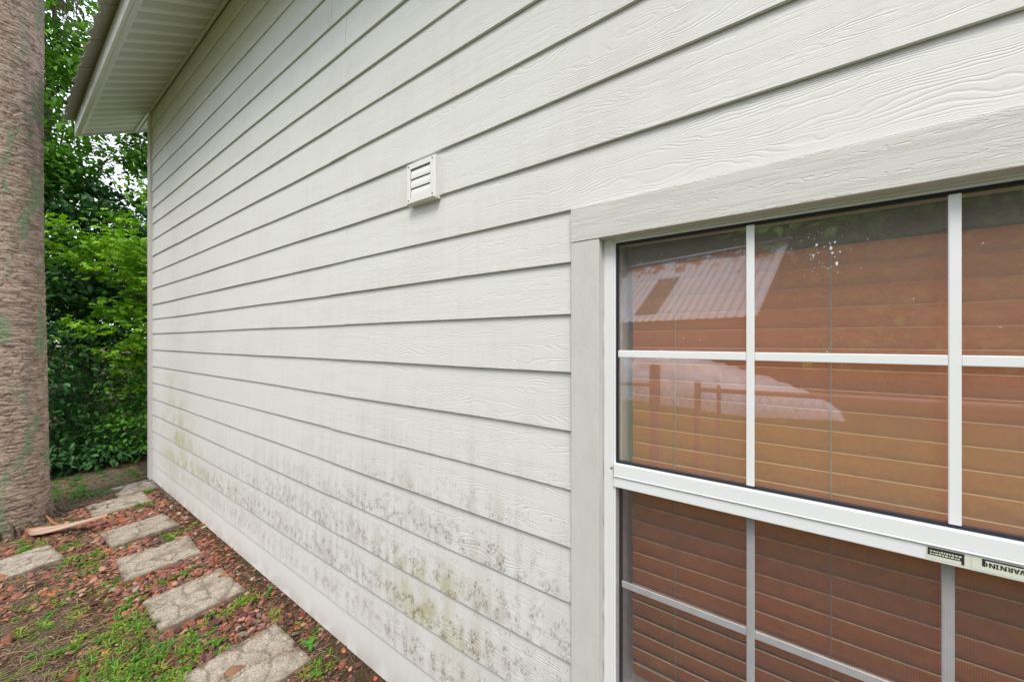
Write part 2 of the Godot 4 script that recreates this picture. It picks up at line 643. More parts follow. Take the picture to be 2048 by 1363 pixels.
func siding(h: Node3D) -> void:
	var k := 0
	for ci in range(-1, COURSES.size() - 1):
		var y0: float = COURSES[ci] if ci >= 0 else 0.085
		var y1: float = COURSES[ci + 1]
		# ends of the boards of this course
		var cuts := []
		if ci == -1:
			cuts = [[-5.49, -1.7], [-1.7, 1.96], [1.96, Z_END]]
		elif y1 < 2.01:
			cuts = [[-5.49, -0.4695], [0.767, Z_END]]
		else:
			cuts = [[-5.49, Z_END]]
		var joints := []
		if ci == 0:
			joints = [-1.839, 1.8]
		elif ci == 1:
			joints = [-4.25, -0.6]
		elif ci == 4:
			joints = [-4.2, 2.0]
		elif ci >= 0:
			joints = [-1.834 if ci % 2 else -1.704, 1.85]
			if ci % 5 == 3:
				joints.append(-4.55)
		var segs := []
		for c in cuts:
			var a: float = c[0]
			var js := joints.filter(func(j): return j > c[0] + 0.2 and j < c[1] - 0.2)
			js.sort()
			for j in js:
				segs.append([a, j, true])
				a = j
			segs.append([a, c[1], false])
		for s in segs:
			var b := MB.new()
			var var_ := k % 4 if k % 3 else (k * 7 + 1) % 4
			var off := rng.randf()
			var flip := rng.randf() < 0.5
			var dy := rng.randf_range(-0.0012, 0.0012)
			var dx := rng.randf_range(-0.0008, 0.0008)
			b.uvf = func(p, _n): return Vector2((p.z if not flip else -p.z) / 2.4 + off, (var_ + 0.012 + 0.976 * clampf((p.y - y0) / 0.21, 0, 1)) / 4.0)
			b.uvf2 = func(p, _n): return Vector2((p.z + 5.7) / 6.8, 1.0 - p.y / 4.2)
			var za: float = s[0] + (0.0003 if s[0] > -5.4 else 0.0)
			var zb: float = s[1] - (0.0003 if s[2] else 0.0)
			var yb := y0 + dy
			var yt := minf(y1 + 0.026, 4.125)
			var th := 0.0082
			var x0 := 1.0 + dx
			var tilt := 0.0095 / (y1 - y0)
			if ci == -1:
				th = 0.02
			var prof := [Vector2(x0 + 0.0012, yb), Vector2(x0, yb + 0.0012), Vector2(x0 + tilt * (yt - yb), yt), Vector2(x0 + tilt * (yt - yb) + th, yt), Vector2(x0 + th, yb)]
			var pts := []
			for q in prof:
				pts.append(Vector3(q.x, q.y, za))
			# long boards sag and wave a little between the nails
			var nseg := maxi(1, int((zb - za) / 0.4))
			var ph := rng.randf() * 9.0
			var rings := []
			for i in nseg + 1:
				var z := lerpf(za, zb, float(i) / nseg)
				var wy := 0.0014 * sin(z * 2.1 + ph) + 0.0008 * sin(z * 5.3 + ph * 2.0) if ci >= 0 else 0.0
				var wx := 0.0006 * sin(z * 3.1 + ph * 3.0)
				var ring := []
				for q in prof.size():
					ring.append(Vector3(prof[q].x + wx, prof[q].y + (wy if q != 2 and q != 3 else 0.0), z))
				rings.append(ring)
			for i in nseg:
				for q in prof.size():
					var q2 := (q + 1) % prof.size()
					b.quad(rings[i][q], rings[i][q2], rings[i + 1][q2], rings[i + 1][q], [Vector3(-1, -1, 0), Vector3(-1, 0, 0), Vector3(0, 1, 0), Vector3(1, 0, 0), Vector3(0, -1, 0)][q])
			b.poly(rings[0], Vector3(0, 0, -1))
			b.poly(rings[nseg], Vector3(0, 0, 1))
			if s[2]:
				var yj := minf(y1, 4.12)
				b.prism([Vector3(x0 - 0.0005, yb + 0.002, zb - 0.0022), Vector3(x0 - 0.0005 + tilt * (yj - yb), yj, zb - 0.0022), Vector3(x0 + 0.004 + tilt * (yj - yb), yj, zb - 0.0022), Vector3(x0 + 0.004, yb + 0.002, zb - 0.0022)], Vector3(0, 0, 0.0046))
			part("skirt_board" if ci == -1 else "siding_board", b.mesh(M.skirt if ci == -1 else M.siding), h)
			k += 1

func roof(h: Node3D) -> void:
	# vented soffit panels, two bands each
	var up := Vector3(1, 0.58, 0).normalized()
	var dn := Vector3(0.58, -1, 0).normalized()
	var P := 0.1525
	var sp := func(x: float, z: float, d: float) -> Vector3: return Vector3(x, ys(x), z) + dn * d
	var zz := -6.14
	var count := 0
	while zz < 2.6:
		var am := ArrayMesh.new()
		var a := MB.new()
		var q := MB.new()
		q.uvf = func(p, _n): return Vector2(p.z / 0.026, p.x * 1.2 / 0.026)
		for r in 2:
			var z0: float = zz + r * P
			var xa := 0.548
			var xb := 0.986
			var ax := [[0.0, 0.0], [0.006, 0.0035], [0.038, 0.0035], [0.045, 0.0]]
			for i in 3:
				a.quad(sp.call(xa, z0 + ax[i][0], ax[i][1]), sp.call(xb, z0 + ax[i][0], ax[i][1]), sp.call(xb, z0 + ax[i + 1][0], ax[i + 1][1]), sp.call(xa, z0 + ax[i + 1][0], ax[i + 1][1]), dn + Vector3(0, 0, (ax[i][1] - ax[i + 1][1]) * 100))
			# groove
			var gx := [[0.045, 0.0], [0.050, -0.006], [0.054, -0.006], [0.056, 0.0]]
			for i in 3:
				a.quad(sp.call(xa, z0 + gx[i][0], gx[i][1]), sp.call(xb, z0 + gx[i][0], gx[i][1]), sp.call(xb, z0 + gx[i + 1][0], gx[i + 1][1]), sp.call(xa, z0 + gx[i + 1][0], gx[i + 1][1]), dn + Vector3(0, 0, (gx[i][1] - gx[i + 1][1]) * 100))
			q.quad(sp.call(xa, z0 + 0.056, 0), sp.call(xb, z0 + 0.056, 0), sp.call(xb, z0 + P, 0), sp.call(xa, z0 + P, 0), dn)
			a.quad(sp.call(xa, z0, -0.007), sp.call(xb, z0, -0.007), sp.call(xb, z0 + P, -0.007), sp.call(xa, z0 + P, -0.007), -dn)
		a.mesh(M.soffit, am)
		q.mesh(M.perforated, am)
		part("soffit_panel", am, h)
		zz += 2 * P
		count += 1
	# mouldings along the fascia and along the wall
	var b := MB.new()
	var z0 := -6.145
	b.prism([Vector3(0.541, ys(0.541) - 0.010, z0), Vector3(0.578, ys(0.578) - 0.010, z0), Vector3(0.578, ys(0.578) - 0.004, z0), Vector3(0.541, ys(0.541) + 0.0, z0)], Vector3(0, 0, 8.7))
	part("soffit_trim", b.mesh(M.soffit), h)
	b = MB.new()
	b.prism([Vector3(0.972, ys(0.972) - 0.012, z0), Vector3(0.999, ys(0.999) - 0.012, z0), Vector3(0.999, ys(0.999) + 0.004, z0), Vector3(0.972, ys(0.972) - 0.006, z0)], Vector3(0, 0, 8.7))
	part("soffit_trim", b.mesh(M.soffit), h)
	# soffit of the gable overhang beyond the corner
	b = MB.new()
	b.prism([Vector3(1.014, ys(1.014) - 0.002, -6.14), Vector3(4.0, ys(4.0), -6.14), Vector3(4.0, ys(4.0) + 0.01, -6.14), Vector3(1.014, ys(1.014) + 0.008, -6.14)], Vector3(0, 0, 0.53))
	part("rake_soffit", b.mesh(M.soffit), h)
	b = MB.new()
	b.prism([Vector3(1.012, ys(1.012) - 0.012, -6.14), Vector3(1.034, ys(1.034) - 0.012, -6.14), Vector3(1.034, ys(1.034) - 0.003, -6.14), Vector3(1.012, ys(1.012) - 0.003, -6.14)], Vector3(0, 0, 0.53))
	part("soffit_trim", b.mesh(M.soffit), h)
	# fascia
	b = MB.new()
	b.cbox(Vector3(0.518, 3.846, -6.155), Vector3(0.540, 4.002, 2.6), 0.003)
	b.box(Vector3(0.5405, 3.846, -6.155), Vector3(0.552, 3.850, 2.6))
	part("fascia", b.mesh(M.fascia), h)
	b = MB.new()
	b.prism([Vector3(0.518, 3.83, -6.175), Vector3(4.0, ys(4.0) - 0.03, -6.175), Vector3(4.0, ys(4.0) + 0.15, -6.175), Vector3(0.518, 4.0, -6.175)], Vector3(0, 0, 0.0185))
	part("rake_board", b.mesh(M.fascia), h)
	# roof deck
	b = MB.new()
	b.prism([Vector3(0.53, yr(0.53) + 0.002, -6.19), Vector3(4.0, yr(4.0) + 0.002, -6.19), Vector3(4.0, yr(4.0) + 0.05, -6.19), Vector3(0.53, yr(0.53) + 0.02, -6.19)], Vector3(0, 0, 9.3))
	b.prism([Vector3(7.47, yr(0.53) + 0.002, -6.19), Vector3(4.0, yr(4.0) + 0.002, -6.19), Vector3(4.0, yr(4.0) + 0.05, -6.19), Vector3(7.47, yr(0.53) + 0.02, -6.19)], Vector3(0, 0, 9.3))
	part("roof", b.mesh(M.shingle), h)
	# first row of shingles, ragged at the drip edge
	var z := -6.19
	var i := 0
	while z < 2.4:
		var w := rng.randf_range(0.25, 0.29)
		var lift := 0.021 + (0.004 if i % 2 else 0.0)
		var pts := []
		var ns := 9
		for s in ns:
			var t := float(s) / (ns - 1)
			var x := 0.432 + rng.randf_range(-0.009, 0.009) + (0.012 * sin(t * 9.0 + i))
			pts.append(Vector3(x, yr(x) + lift - 0.012, z + w * t))
		pts.append(Vector3(0.78, yr(0.78) + lift + 0.004, z + w))
		pts.append(Vector3(0.78, yr(0.78) + lift + 0.004, z))
		b = MB.new()
		b.prism(pts, -dn * 0.007)
		part("shingle", b.mesh(M.shingle), h)
		z += w - 0.004
		i += 1

func window(h: Node3D) -> void:
	var w := Node3D.new()
	w.name = "window"
	h.add_child(w)
	w.position = Vector3(0.03, 0.4, 1.35)
	w.set_meta("label", "white gridded single hung window with an insect screen over its lower half")
	var L := -0.382
	var R := 0.662
	var b := MB.new()
	# casing boards
	b.uvf = func(p, _n): return Vector2(p.z / 1.3 + 0.3, (1.02 + 0.96 * clampf((p.y - 1.895) / 0.1, 0, 1)) / 4.0)
	b.cbox(Vector3(0.990, 1.895, -0.470), Vector3(1.03, 1.9965, 0.767), 0.0015)
	part("casing", b.mesh(M.casing_grain), w)
	b = MB.new()
	b.cbox(Vector3(0.992, 0.49, -0.470), Vector3(1.06, 1.8945, L), 0.0015)
	part("casing", b.mesh(M.casing), w)
	b = MB.new()
	b.cbox(Vector3(0.992, 0.49, R), Vector3(1.06, 1.8945, 0.767), 0.0015)
	part("casing", b.mesh(M.casing), w)
	b = MB.new()
	b.cbox(Vector3(0.990, 0.395, -0.470), Vector3(1.06, 0.4895, 0.767), 0.0015)
	part("casing", b.mesh(M.casing), w)
	# outer frame
	b = MB.new()
	b.cbox(Vector3(1.026, 0.492, L + 0.0005), Vector3(1.10, 1.93, -0.3525), 0.001)
	b.cbox(Vector3(1.0285, 0.492, -0.3525), Vector3(1.062, 1.884, -0.346), 0.001)
	b.cbox(Vector3(1.026, 0.492, 0.632), Vector3(1.10, 1.93, R - 0.0005), 0.001)
	b.cbox(Vector3(1.0285, 0.492, 0.6255), Vector3(1.062, 1.884, 0.632), 0.001)
	b.cbox(Vector3(1.027, 1.891, -0.352), Vector3(1.10, 1.93, 0.6315), 0.001)
	b.cbox(Vector3(1.031, 1.884, -0.352), Vector3(1.10, 1.8905, 0.6315), 0.001)
	b.cbox(Vector3(1.026, 0.492, -0.352), Vector3(1.10, 0.54, 0.6315), 0.001)
	part("frame", b.mesh(M.white), w)
	# caulk bead along the frame
	b = MB.new()
	var pth := []
	var rd := []
	for i in 40:
		var y := lerpf(0.5, 1.89, i / 39.0)
		pth.append(Vector3(1.026, y, L + 0.002 + rng.randf_range(-0.0012, 0.0012)))
		rd.append(rng.randf_range(0.0018, 0.0036))
	b.tube(pth, rd, 6)
	part("caulk", b.mesh(M.casing), w)
	# upper sash: gasket, panes, grid
	b = MB.new()
	b.box(Vector3(1.0325, 1.247, -0.3458), Vector3(1.045, 1.8838, -0.3395))
	b.box(Vector3(1.0325, 1.247, 0.619), Vector3(1.045, 1.8838, 0.6252))
	b.box(Vector3(1.0325, 1.877, -0.3395), Vector3(1.045, 1.8838, 0.619))
	b.box(Vector3(1.0325, 1.247, -0.3395), Vector3(1.045, 1.2535, 0.619))
	part("gasket", b.mesh(M.gasket), w)
	for x in [1.036, 1.0455, 1.0555]:  # the third pane is an addition that strengthens the reflection
		b = MB.new()
		b.box(Vector3(x, 1.2536, -0.3394), Vector3(x + 0.003, 1.8769, 0.6189))
		part("pane", b.mesh(M.glass), w)
	for z in [-0.0202, 0.3012]:
		b = MB.new()
		b.cbox(Vector3(1.0305, 1.2537, z - 0.0082), Vector3(1.0350, 1.8768, z + 0.0082), 0.0012)
		part("muntin", b.mesh(M.white), w)
	for s in [[-0.3394, -0.0286], [-0.0118, 0.2928], [0.3096, 0.6189]]:
		b = MB.new()
		b.cbox(Vector3(1.0312, 1.553, s[0]), Vector3(1.0348, 1.573, s[1]), 0.0012)
		part("muntin", b.mesh(M.white), w)
	# meeting rail
	b = MB.new()
	b.cbox(Vector3(1.0215, 1.2135, -0.3498), Vector3(1.06, 1.2468, 0.631), 0.0015)
	b.cbox(Vector3(1.0195, 1.2095, -0.3498), Vector3(1.06, 1.2134, 0.631), 0.0012)
	part("meeting_rail", b.mesh(M.white), w)
	b = MB.new()
	b.cbox(Vector3(1.0235, 1.1785, -0.352), Vector3(1.038, 1.2085, 0.632), 0.002)
	part("screen_rail", b.mesh(M.white), w)
	b = MB.new()
	b.tube([Vector3(1.0262, 1.231, -0.3565), Vector3(1.0242, 1.231, -0.3565)], [0.003, 0.0028], 10)
	part("screw", b.mesh(mat(lin(0.12, 0.06, 0.03), 0.7)), w)
	# lower sash behind the screen
	b = MB.new()
	b.box(Vector3(1.0625, 0.57, -0.3458), Vector3(1.0745, 1.2, -0.3385))
	part("gasket", b.mesh(M.gasket), w)
	b = MB.new()
	b.box(Vector3(1.0625, 0.57, 0.618), Vector3(1.0745, 1.2, 0.6252))
	part("gasket", b.mesh(M.gasket), w)
	for x in [1.067, 1.079]:
		b = MB.new()
		b.box(Vector3(x, 0.5705, -0.3384), Vector3(x + 0.003, 1.199, 0.6179))
		part("pane", b.mesh(M.glass), w)
	for z in [-0.0202, 0.3012]:
		b = MB.new()
		b.cbox(Vector3(1.0605, 0.571, z - 0.0085), Vector3(1.0660, 1.20, z + 0.0085), 0.0012)
		part("muntin", b.mesh(M.white), w)
	for s in [[-0.3384, -0.0288], [-0.0116, 0.2926], [0.3098, 0.6179]]:
		b = MB.new()
		b.cbox(Vector3(1.0613, 0.872, s[0]), Vector3(1.0657, 0.891, s[1]), 0.0012)
		part("muntin", b.mesh(M.white), w)
	b = MB.new()
	b.cbox(Vector3(1.0625, 0.541, -0.3458), Vector3(1.085, 0.5695, 0.6252), 0.0015)
	part("bottom_rail", b.mesh(M.white), w)
	b = MB.new()
	b.uvf = func(p, _n): return Vector2(p.z / 0.115, p.y / 0.115)
	b.quad(Vector3(1.0325, 0.541, -0.3455), Vector3(1.0325, 1.1785, -0.3455), Vector3(1.0325, 1.1785, 0.625), Vector3(1.0325, 0.541, 0.625), Vector3(-1, 0, 0))
	part("insect_screen", b.mesh(M.screen), w)
	# inner jamb
	b = MB.new()
	b.box(Vector3(1.101, 0.46, -0.385), Vector3(1.22, 1.94, -0.350))
	b.box(Vector3(1.101, 0.46, 0.630), Vector3(1.22, 1.94, 0.665))
	b.box(Vector3(1.101, 1.91, -0.349), Vector3(1.22, 1.94, 0.629))
	b.box(Vector3(1.101, 0.46, -0.349), Vector3(1.26, 0.50, 0.629))
	part("jamb", b.mesh(M.white), w)
	warning_label(w)
	# dried splashes on the glass
	b = MB.new()
	var r2 := RandomNumberGenerator.new()
	r2.seed = 91
	for i in 105:
		var c := Vector2(0.105 + r2.randfn() * 0.03, 1.79 + r2.randfn() * 0.032)
		if i > 75:
			c = Vector2(r2.randf_range(-0.32, 0.6), r2.randf_range(1.55, 1.87))
		if i < 8:
			c = Vector2(0.122 + r2.randfn() * 0.02, 1.80 + r2.randfn() * 0.012)
		if c.y > 1.872 or c.y < 1.26 or absf(c.x + 0.02) < 0.012 or absf(c.x - 0.301) < 0.012:
			continue
		var rr := r2.randf_range(0.0004, 0.0010) * (2.6 if i < 8 else 1.0)
		var e := r2.randf_range(0.6, 2.2)
		var mid := Vector3(1.0351, c.y, c.x)
		var ring := []
		for k in 7:
			var a := TAU * k / 7.0
			ring.append(Vector3(1.0358, c.y + sin(a) * rr * e * r2.randf_range(0.7, 1.2), c.x + cos(a) * rr * r2.randf_range(0.7, 1.2)))
		for k in 7:
			b.tri(mid, ring[k], ring[(k + 1) % 7], Vector3(-1, 0, 0))
	part("dried_splash", b.mesh(mat(lin(0.7, 0.72, 0.74), 0.8)), w, "stuff")
	# nail heads in the casing
	for p in [[1.876, -0.44], [1.235, -0.405], [1.30, -0.452], [1.956, -0.445], [1.93, -0.30], [1.945, 0.05], [1.93, 0.42], [0.95, -0.43], [0.83, -0.415]]:
		b = MB.new()
		var x0 := 0.9915 if p[0] < 1.89 else 0.9895
		b.tube([Vector3(x0 + 0.002, p[0], p[1]), Vector3(x0, p[0], p[1])], [0.0032, 0.002], 8)
		part("nail_head", b.mesh(M.casing), w)

func warning_label(w: Node3D) -> void:
	var X := 1.0229
	var ink := mat(lin(0.02, 0.02, 0.022), 0.6)
	var paper := mat(lin(0.62, 0.64, 0.55), 0.6)
	var b := MB.new()
	b.box(Vector3(X, 1.1838, 0.262), Vector3(X + 0.0005, 1.2068, 0.318))
	b.box(Vector3(X, 1.1830, 0.3185), Vector3(X + 0.0005, 1.2064, 0.45))
	part("warning_label", b.mesh(paper), w)
	b = MB.new()
	b.box(Vector3(X - 0.0004, 1.1915, 0.264), Vector3(X - 0.0001, 1.2055, 0.310))
	b.box(Vector3(X - 0.0004, 1.1855, 0.3065), Vector3(X - 0.0001, 1.1914, 0.310))
	b.box(Vector3(X - 0.0004, 1.1930, 0.331), Vector3(X - 0.0001, 1.2055, 0.3345))
	b.box(Vector3(X - 0.0004, 1.2030, 0.3345), Vector3(X - 0.0001, 1.2055, 0.3775))
	for k in 2:
		var z := 0.382 + 0.009 * k
		b.prism([Vector3(X - 0.0004, 1.2045, z - 0.005), Vector3(X - 0.0004, 1.2045, z + 0.004), Vector3(X - 0.0004, 1.196, z)], Vector3(0.0003, 0, 0))
	part("label_print", b.mesh(ink), w)
	b = MB.new()
	var r2 := RandomNumberGenerator.new()
	r2.seed = 5
	for row in 2:
		var z := 0.267
		while z < 0.304:
			var l := r2.randf_range(0.0012, 0.0035)
			b.box(Vector3(X - 0.0008, 1.1935 + 0.0048 * row, z), Vector3(X - 0.0005, 1.1965 + 0.0048 * row - r2.randf() * 0.001, z + l))
			z += l + 0.0012
	part("label_print", b.mesh(paper), w)
	var t := TextMesh.new()
	t.text = "WARNING"
	var f := SystemFont.new()
	f.font_names = PackedStringArray(["Droid Sans"])
	f.font_weight = 700
	t.font = f
	t.font_size = 16
	t.pixel_size = 0.00068
	t.depth = 0.0003
	t.material = ink
	var o := MeshInstance3D.new()
	o.name = "warning_text"
	o.mesh = t
	w.add_child(o)
	# facing the yard (-x), upside down
	var bs := Basis(Vector3(0, 0, 1), Vector3(0, 1, 0), Vector3(-1, 0, 0)).rotated(Vector3(1, 0, 0), PI)
	o.transform = Transform3D(bs, Vector3(X - 0.0004, 1.1965, 0.3565) - (w.position + Vector3(1.0, 0, -1.2)))

func vent() -> void:
	var v := thing("wall_vent", "white square louvred exhaust vent with three flaps on the siding", "vent", Vector3(1.0, 2.16, -1.122))
	var zc := -1.122
	var yc := 2.243
	var hw := 0.0835
	var b := MB.new()
	# frame as four sides round an opening, with sloping outer flanks
	var fx := 0.976
	for s in 4:
		var bt := func(a: float, c: float, x: float) -> Vector3:
			match s:
				0: return Vector3(x, yc + c, zc + a)
				1: return Vector3(x, yc - c, zc + a)
				2: return Vector3(x, yc + a, zc + c)
			return Vector3(x, yc + a, zc - c)
		var o: Vector3 = bt.call(0, 1, 0) - bt.call(0, 0, 0)
		var ih := 0.0585
		var oh := 0.079
		b.quad(bt.call(-oh, oh, fx), bt.call(oh, oh, fx), bt.call(ih, ih, fx), bt.call(-ih, ih, fx), Vector3(-1, 0, 0))
		b.quad(bt.call(-oh, oh, fx), bt.call(oh, oh, fx), bt.call(hw, hw, fx + 0.005), bt.call(-hw, hw, fx + 0.005), Vector3(-1, 0, 0) + o)
		b.quad(bt.call(-hw, hw, fx + 0.005), bt.call(hw, hw, fx + 0.005), bt.call(hw, hw, 1.012), bt.call(-hw, hw, 1.012), o)
		b.quad(bt.call(-ih, ih, fx), bt.call(ih, ih, fx), bt.call(ih, ih, 1.0), bt.call(-ih, ih, 1.0), -o)
	part("frame", b.mesh(M.vent), v)
	b = MB.new()
	b.box(Vector3(0.998, yc - 0.06, zc - 0.06), Vector3(1.004, yc + 0.06, zc + 0.06))
	part("duct_opening", b.mesh(mat(lin(0.03, 0.03, 0.03), 0.9)), v)
	for k in 3:
		b = MB.new()
		var y1 := yc + 0.0535 - k * 0.0378
		var rows := []
		for i in 7:
			var t := i / 6.0
			var r := PackedVector3Array()
			for z in [zc - 0.056, zc + 0.056]:
				r.append(Vector3(0.9822 - 0.005 * sin(t * 2.0), y1 - 0.0358 * t, z))
			rows.append(r)
		b.grid(rows, false, Vector3(1.5, yc, zc))
		var back := []
		for r in rows:
			var q := PackedVector3Array()
			for p in r:
				q.append(p + Vector3(0.002, 0, 0))
			back.append(q)
		b.grid(back, false, Vector3(0.5, yc, zc))
		b.quad(rows[6][0], rows[6][1], back[6][1], back[6][0], Vector3(0, -1, 0))
		part("louvre", b.mesh(M.vent), v)
	for p in [[-0.07, 0.07], [0.07, 0.07], [-0.07, -0.068], [0.07, -0.068]]:
		b = MB.new()
		b.tube([Vector3(fx + 0.001, yc + p[1], zc + p[0]), Vector3(fx - 0.0012, yc + p[1], zc + p[0])], [0.0036, 0.003], 10)
		part("screw", b.mesh(mat(lin(0.04, 0.04, 0.045), 0.5)), v)

func window_blind() -> void:
	var v := thing("window_blind", "closed brown wooden venetian blind hanging behind the window glass", "blind", Vector3(1.14, 0.5, 0.14))
	var b := MB.new()
	b.cbox(Vector3(1.108, 1.829, -0.333), Vector3(1.19, 1.905, 0.612), 0.002)
	part("headrail", b.mesh(M.headrail), v)
	for k in 28:
		var yt := 1.8245 - 0.0487 * k
		if yt < 0.56:
			break
		b = MB.new()
		var e := MB.new()
		var off := rng.randf()
		b.uvf = func(p, _n): return Vector2(p.z / 0.9 + off, p.y / 0.05)
		# the lower slats hang a little open
		var lean := 0.013 + (0.006 * smoothstep(0.95, 0.6, yt))
		var rows := []
		var back := []
		var jz := rng.randf_range(-0.0015, 0.0015)
		var tl := rng.randf_range(-0.0012, 0.0012)
		for i in 5:
			var t := i / 4.0
			var bow := 0.0015 * sin(t * PI)
			var r := PackedVector3Array()
			var q := PackedVector3Array()
			for s in 9:
				var z := lerpf(-0.327, 0.607, s / 8.0) + jz
				var sag := 0.0012 * sin(s * 0.9 + k) * smoothstep(1.3, 0.8, yt) + tl * (s / 4.0 - 1.0)
				var p := Vector3(1.128 + lean * t - bow, yt - 0.0515 * t + sag, z)
				r.append(p)
				q.append(p + Vector3(0.003, 0.0008, 0))
			rows.append(r)
			back.append(q)
		b.grid(rows, false, Vector3(1.6, yt, 0))
		b.grid(back, false, Vector3(0.6, yt, 0))
		for s in 8:
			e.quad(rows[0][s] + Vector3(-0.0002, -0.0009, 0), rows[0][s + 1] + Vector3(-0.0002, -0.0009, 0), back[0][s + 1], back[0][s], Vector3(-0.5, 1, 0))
			b.quad(rows[4][s], rows[4][s + 1], back[4][s + 1], back[4][s], Vector3(0, -1, 0))
		for s in [0, 8]:
			for i in 4:
				b.quad(rows[i][s], rows[i + 1][s], back[i + 1][s], back[i][s], Vector3(0, 0, -1 if s == 0 else 1))
		var am := b.mesh(M.slat)
		e.mesh(M.slat_edge_highlight, am)
		part("slat", am, v)
	for z in [-0.203, 0.136, 0.475]:
		b = MB.new()
		b.tube([Vector3(1.1225, 0.55, z), Vector3(1.1225, 1.83, z)], [0.0013, 0.0013], 6)
		part("cord", b.mesh(M.cord), v)

# ---------------------------------------------------------------- palm
func palm() -> void:
	var c := Vector3(0.056, 0, -5.31)
	var t := thing("palm_tree", "thick rough palm trunk with green lichen patches beside the house corner", "palm tree", c)
	var n1 := fnl(1.0, 4, 61)
	var n2 := fnl(1.0, 3, 62)
	var n3 := fnl(1.0, 3, 63)
	var rows := []
	var cols := []
	var NY := 900
	var NA := 200
	for i in NY + 1:
		var y := -0.1 + 7.3 * i / NY
		var base := 0.232 + 0.05 * exp(-maxf(y, 0.0) * 7.0) - 0.006 * y + (0.008 * sin(y * 1.3 + 1.0))
		if y > 6.2:
			base += 0.05 * smoothstep(6.2, 7.0, y)
		var r := PackedVector3Array()
		var cc := []
		for j in NA:
			var a := TAU * j / NA
			var ca := cos(a)
			var sa := sin(a)
			var P := Vector3(ca * 1.7, y * 14.0 + 0.8 * sin(a * 2.0 + y), sa * 1.7)
			var ring := n1.get_noise_3dv(P * 1.5)
			var crack := absf(n2.get_noise_3dv(Vector3(ca * 1.3, y * 17.0 + 1.1 * n3.get_noise_3d(ca * 3, y * 2.5, sa * 3), sa * 1.3)))
			var fibre := n3.get_noise_3dv(Vector3(ca * 1.6 + 0.2 * sin(y * 9.0), y * 58.0, sa * 1.6))
			var gr := smoothstep(0.0, 0.09, crack)
			var rad := base + 0.006 + 0.004 * ring - 0.007 * (1.0 - gr) + 0.006 * fibre
			r.append(c + Vector3(ca * rad, y, sa * rad))
			var li := n3.get_noise_3dv(Vector3(ca * 1.4, y * 1.8 + 4.0, sa * 1.4))
			var li2 := n2.get_noise_3dv(Vector3(ca * 7.0, y * 12.0 + 9.0, sa * 7.0))
			var brown := Color(0.80, 0.60, 0.50).lerp(Color(0.54, 0.415, 0.345), smoothstep(-0.3, 0.4, ring))
			brown = brown.lerp(Color(0.85, 0.68, 0.55), smoothstep(-0.05, 0.4, fibre) * 0.75)
			brown = brown.lerp(Color(0.10, 0.075, 0.06), (1.0 - gr) * 0.55)
			brown = brown.lerp(Color(0.24, 0.17, 0.14), smoothstep(0.0, -0.45, fibre) * 0.6)
			# lichen is thicker on the side away from the yard and in patches
			var side := smoothstep(0.2, 0.95, ca)
			var lc := clampf(smoothstep(0.08, 0.4, li + 0.22 * side + 0.3 * li2 - 0.1), 0, 1)
			brown = brown.lerp(Color(0.36, 0.50, 0.31), lc * 0.8)
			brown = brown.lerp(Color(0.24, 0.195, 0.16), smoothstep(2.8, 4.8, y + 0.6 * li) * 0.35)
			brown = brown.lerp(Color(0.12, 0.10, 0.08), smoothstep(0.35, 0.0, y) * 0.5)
			cc.append(brown)
		rows.append(r)
		cols.append(cc)
	var b := MB.new()
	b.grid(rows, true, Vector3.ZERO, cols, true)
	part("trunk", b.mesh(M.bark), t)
	# short root stubs round the foot
	b = MB.new()
	for k in 60:
		var a := rng.randf() * TAU
		b.col = Color(0.16, 0.12, 0.09) * rng.randf_range(0.7, 1.5)
		var d := Vector3(cos(a), 0, sin(a))
		var tl := rng.randf_range(0.02, 0.07)
		b.tube([c + d * 0.25 + Vector3(0, rng.randf_range(0.04, 0.13), 0), c + d * (0.28 + tl * 0.5) + Vector3(0, 0.04, 0), c + d * (0.29 + tl) + Vector3(0, -0.02, 0)], [0.011, 0.010, 0.007], 5)
	part("root", b.mesh(M.bark), t)
	# crown: green fans and dead hanging ones
	var fan := MB.new()
	for k in 34:
		var a := lerpf(-2.3, 2.3, k / 33.0)
		var d := Vector3(sin(a), 0, cos(a))
		var s := d.cross(Vector3.UP) * 0.018
		var l := 0.9 - 0.12 * absf(a)
		fan.col = Color(0.07, 0.13, 0.03) * rng.randf_range(0.8, 1.3)
		var m := d * l * 0.6 + Vector3(0, -0.03, 0)
		var e := d * l + Vector3(0, -0.3, 0)
		fan.quad(d * 0.05 - s * 0.4, m - s, m + s, d * 0.05 + s * 0.4, Vector3.UP)
		fan.tri(m - s, m + s, e, Vector3.UP)
	var st := MB.new()
	st.col = Color(0.10, 0.13, 0.04)
	st.tube([Vector3(0, 0, -1.1), Vector3(0, 0.12, -0.5), Vector3.ZERO], [0.022, 0.016, 0.01], 5)
	var fm := fan.mesh(M.leaf)
	st.mesh(M.leaf, fm)
	for k in 11:
		var a := k * 2.4
		var el := 0.15 + 0.75 * (k % 4) / 3.0
		var d := Vector3(cos(a) * cos(el), sin(el), sin(a) * cos(el))
		var o := put("frond", fm, t, Transform3D(Basis.looking_at(-d, Vector3.UP), Vector3(0, 7.1, 0) + d * 1.3))
	# hanging dead fibres
	for k in 2:
		b = MB.new()
		var hx: float = [0.31, 0.36][k]
		for q in 13:
			b.col = Color(0.12, 0.095, 0.075) * rng.randf_range(0.6, 1.5)
			var p0 := c + Vector3(hx + rng.randfn() * 0.03, 5.7, 0.1 + rng.randfn() * 0.1)
			var p1 := p0 + Vector3(rng.randfn() * 0.02, -0.75, rng.randfn() * 0.03)
			var p2 := p1 + Vector3(rng.randfn() * 0.035, -rng.randf_range(0.25, 0.62), rng.randfn() * 0.04)
			b.tube([p0, p1, p2], [0.006, 0.005, 0.0015], 4)
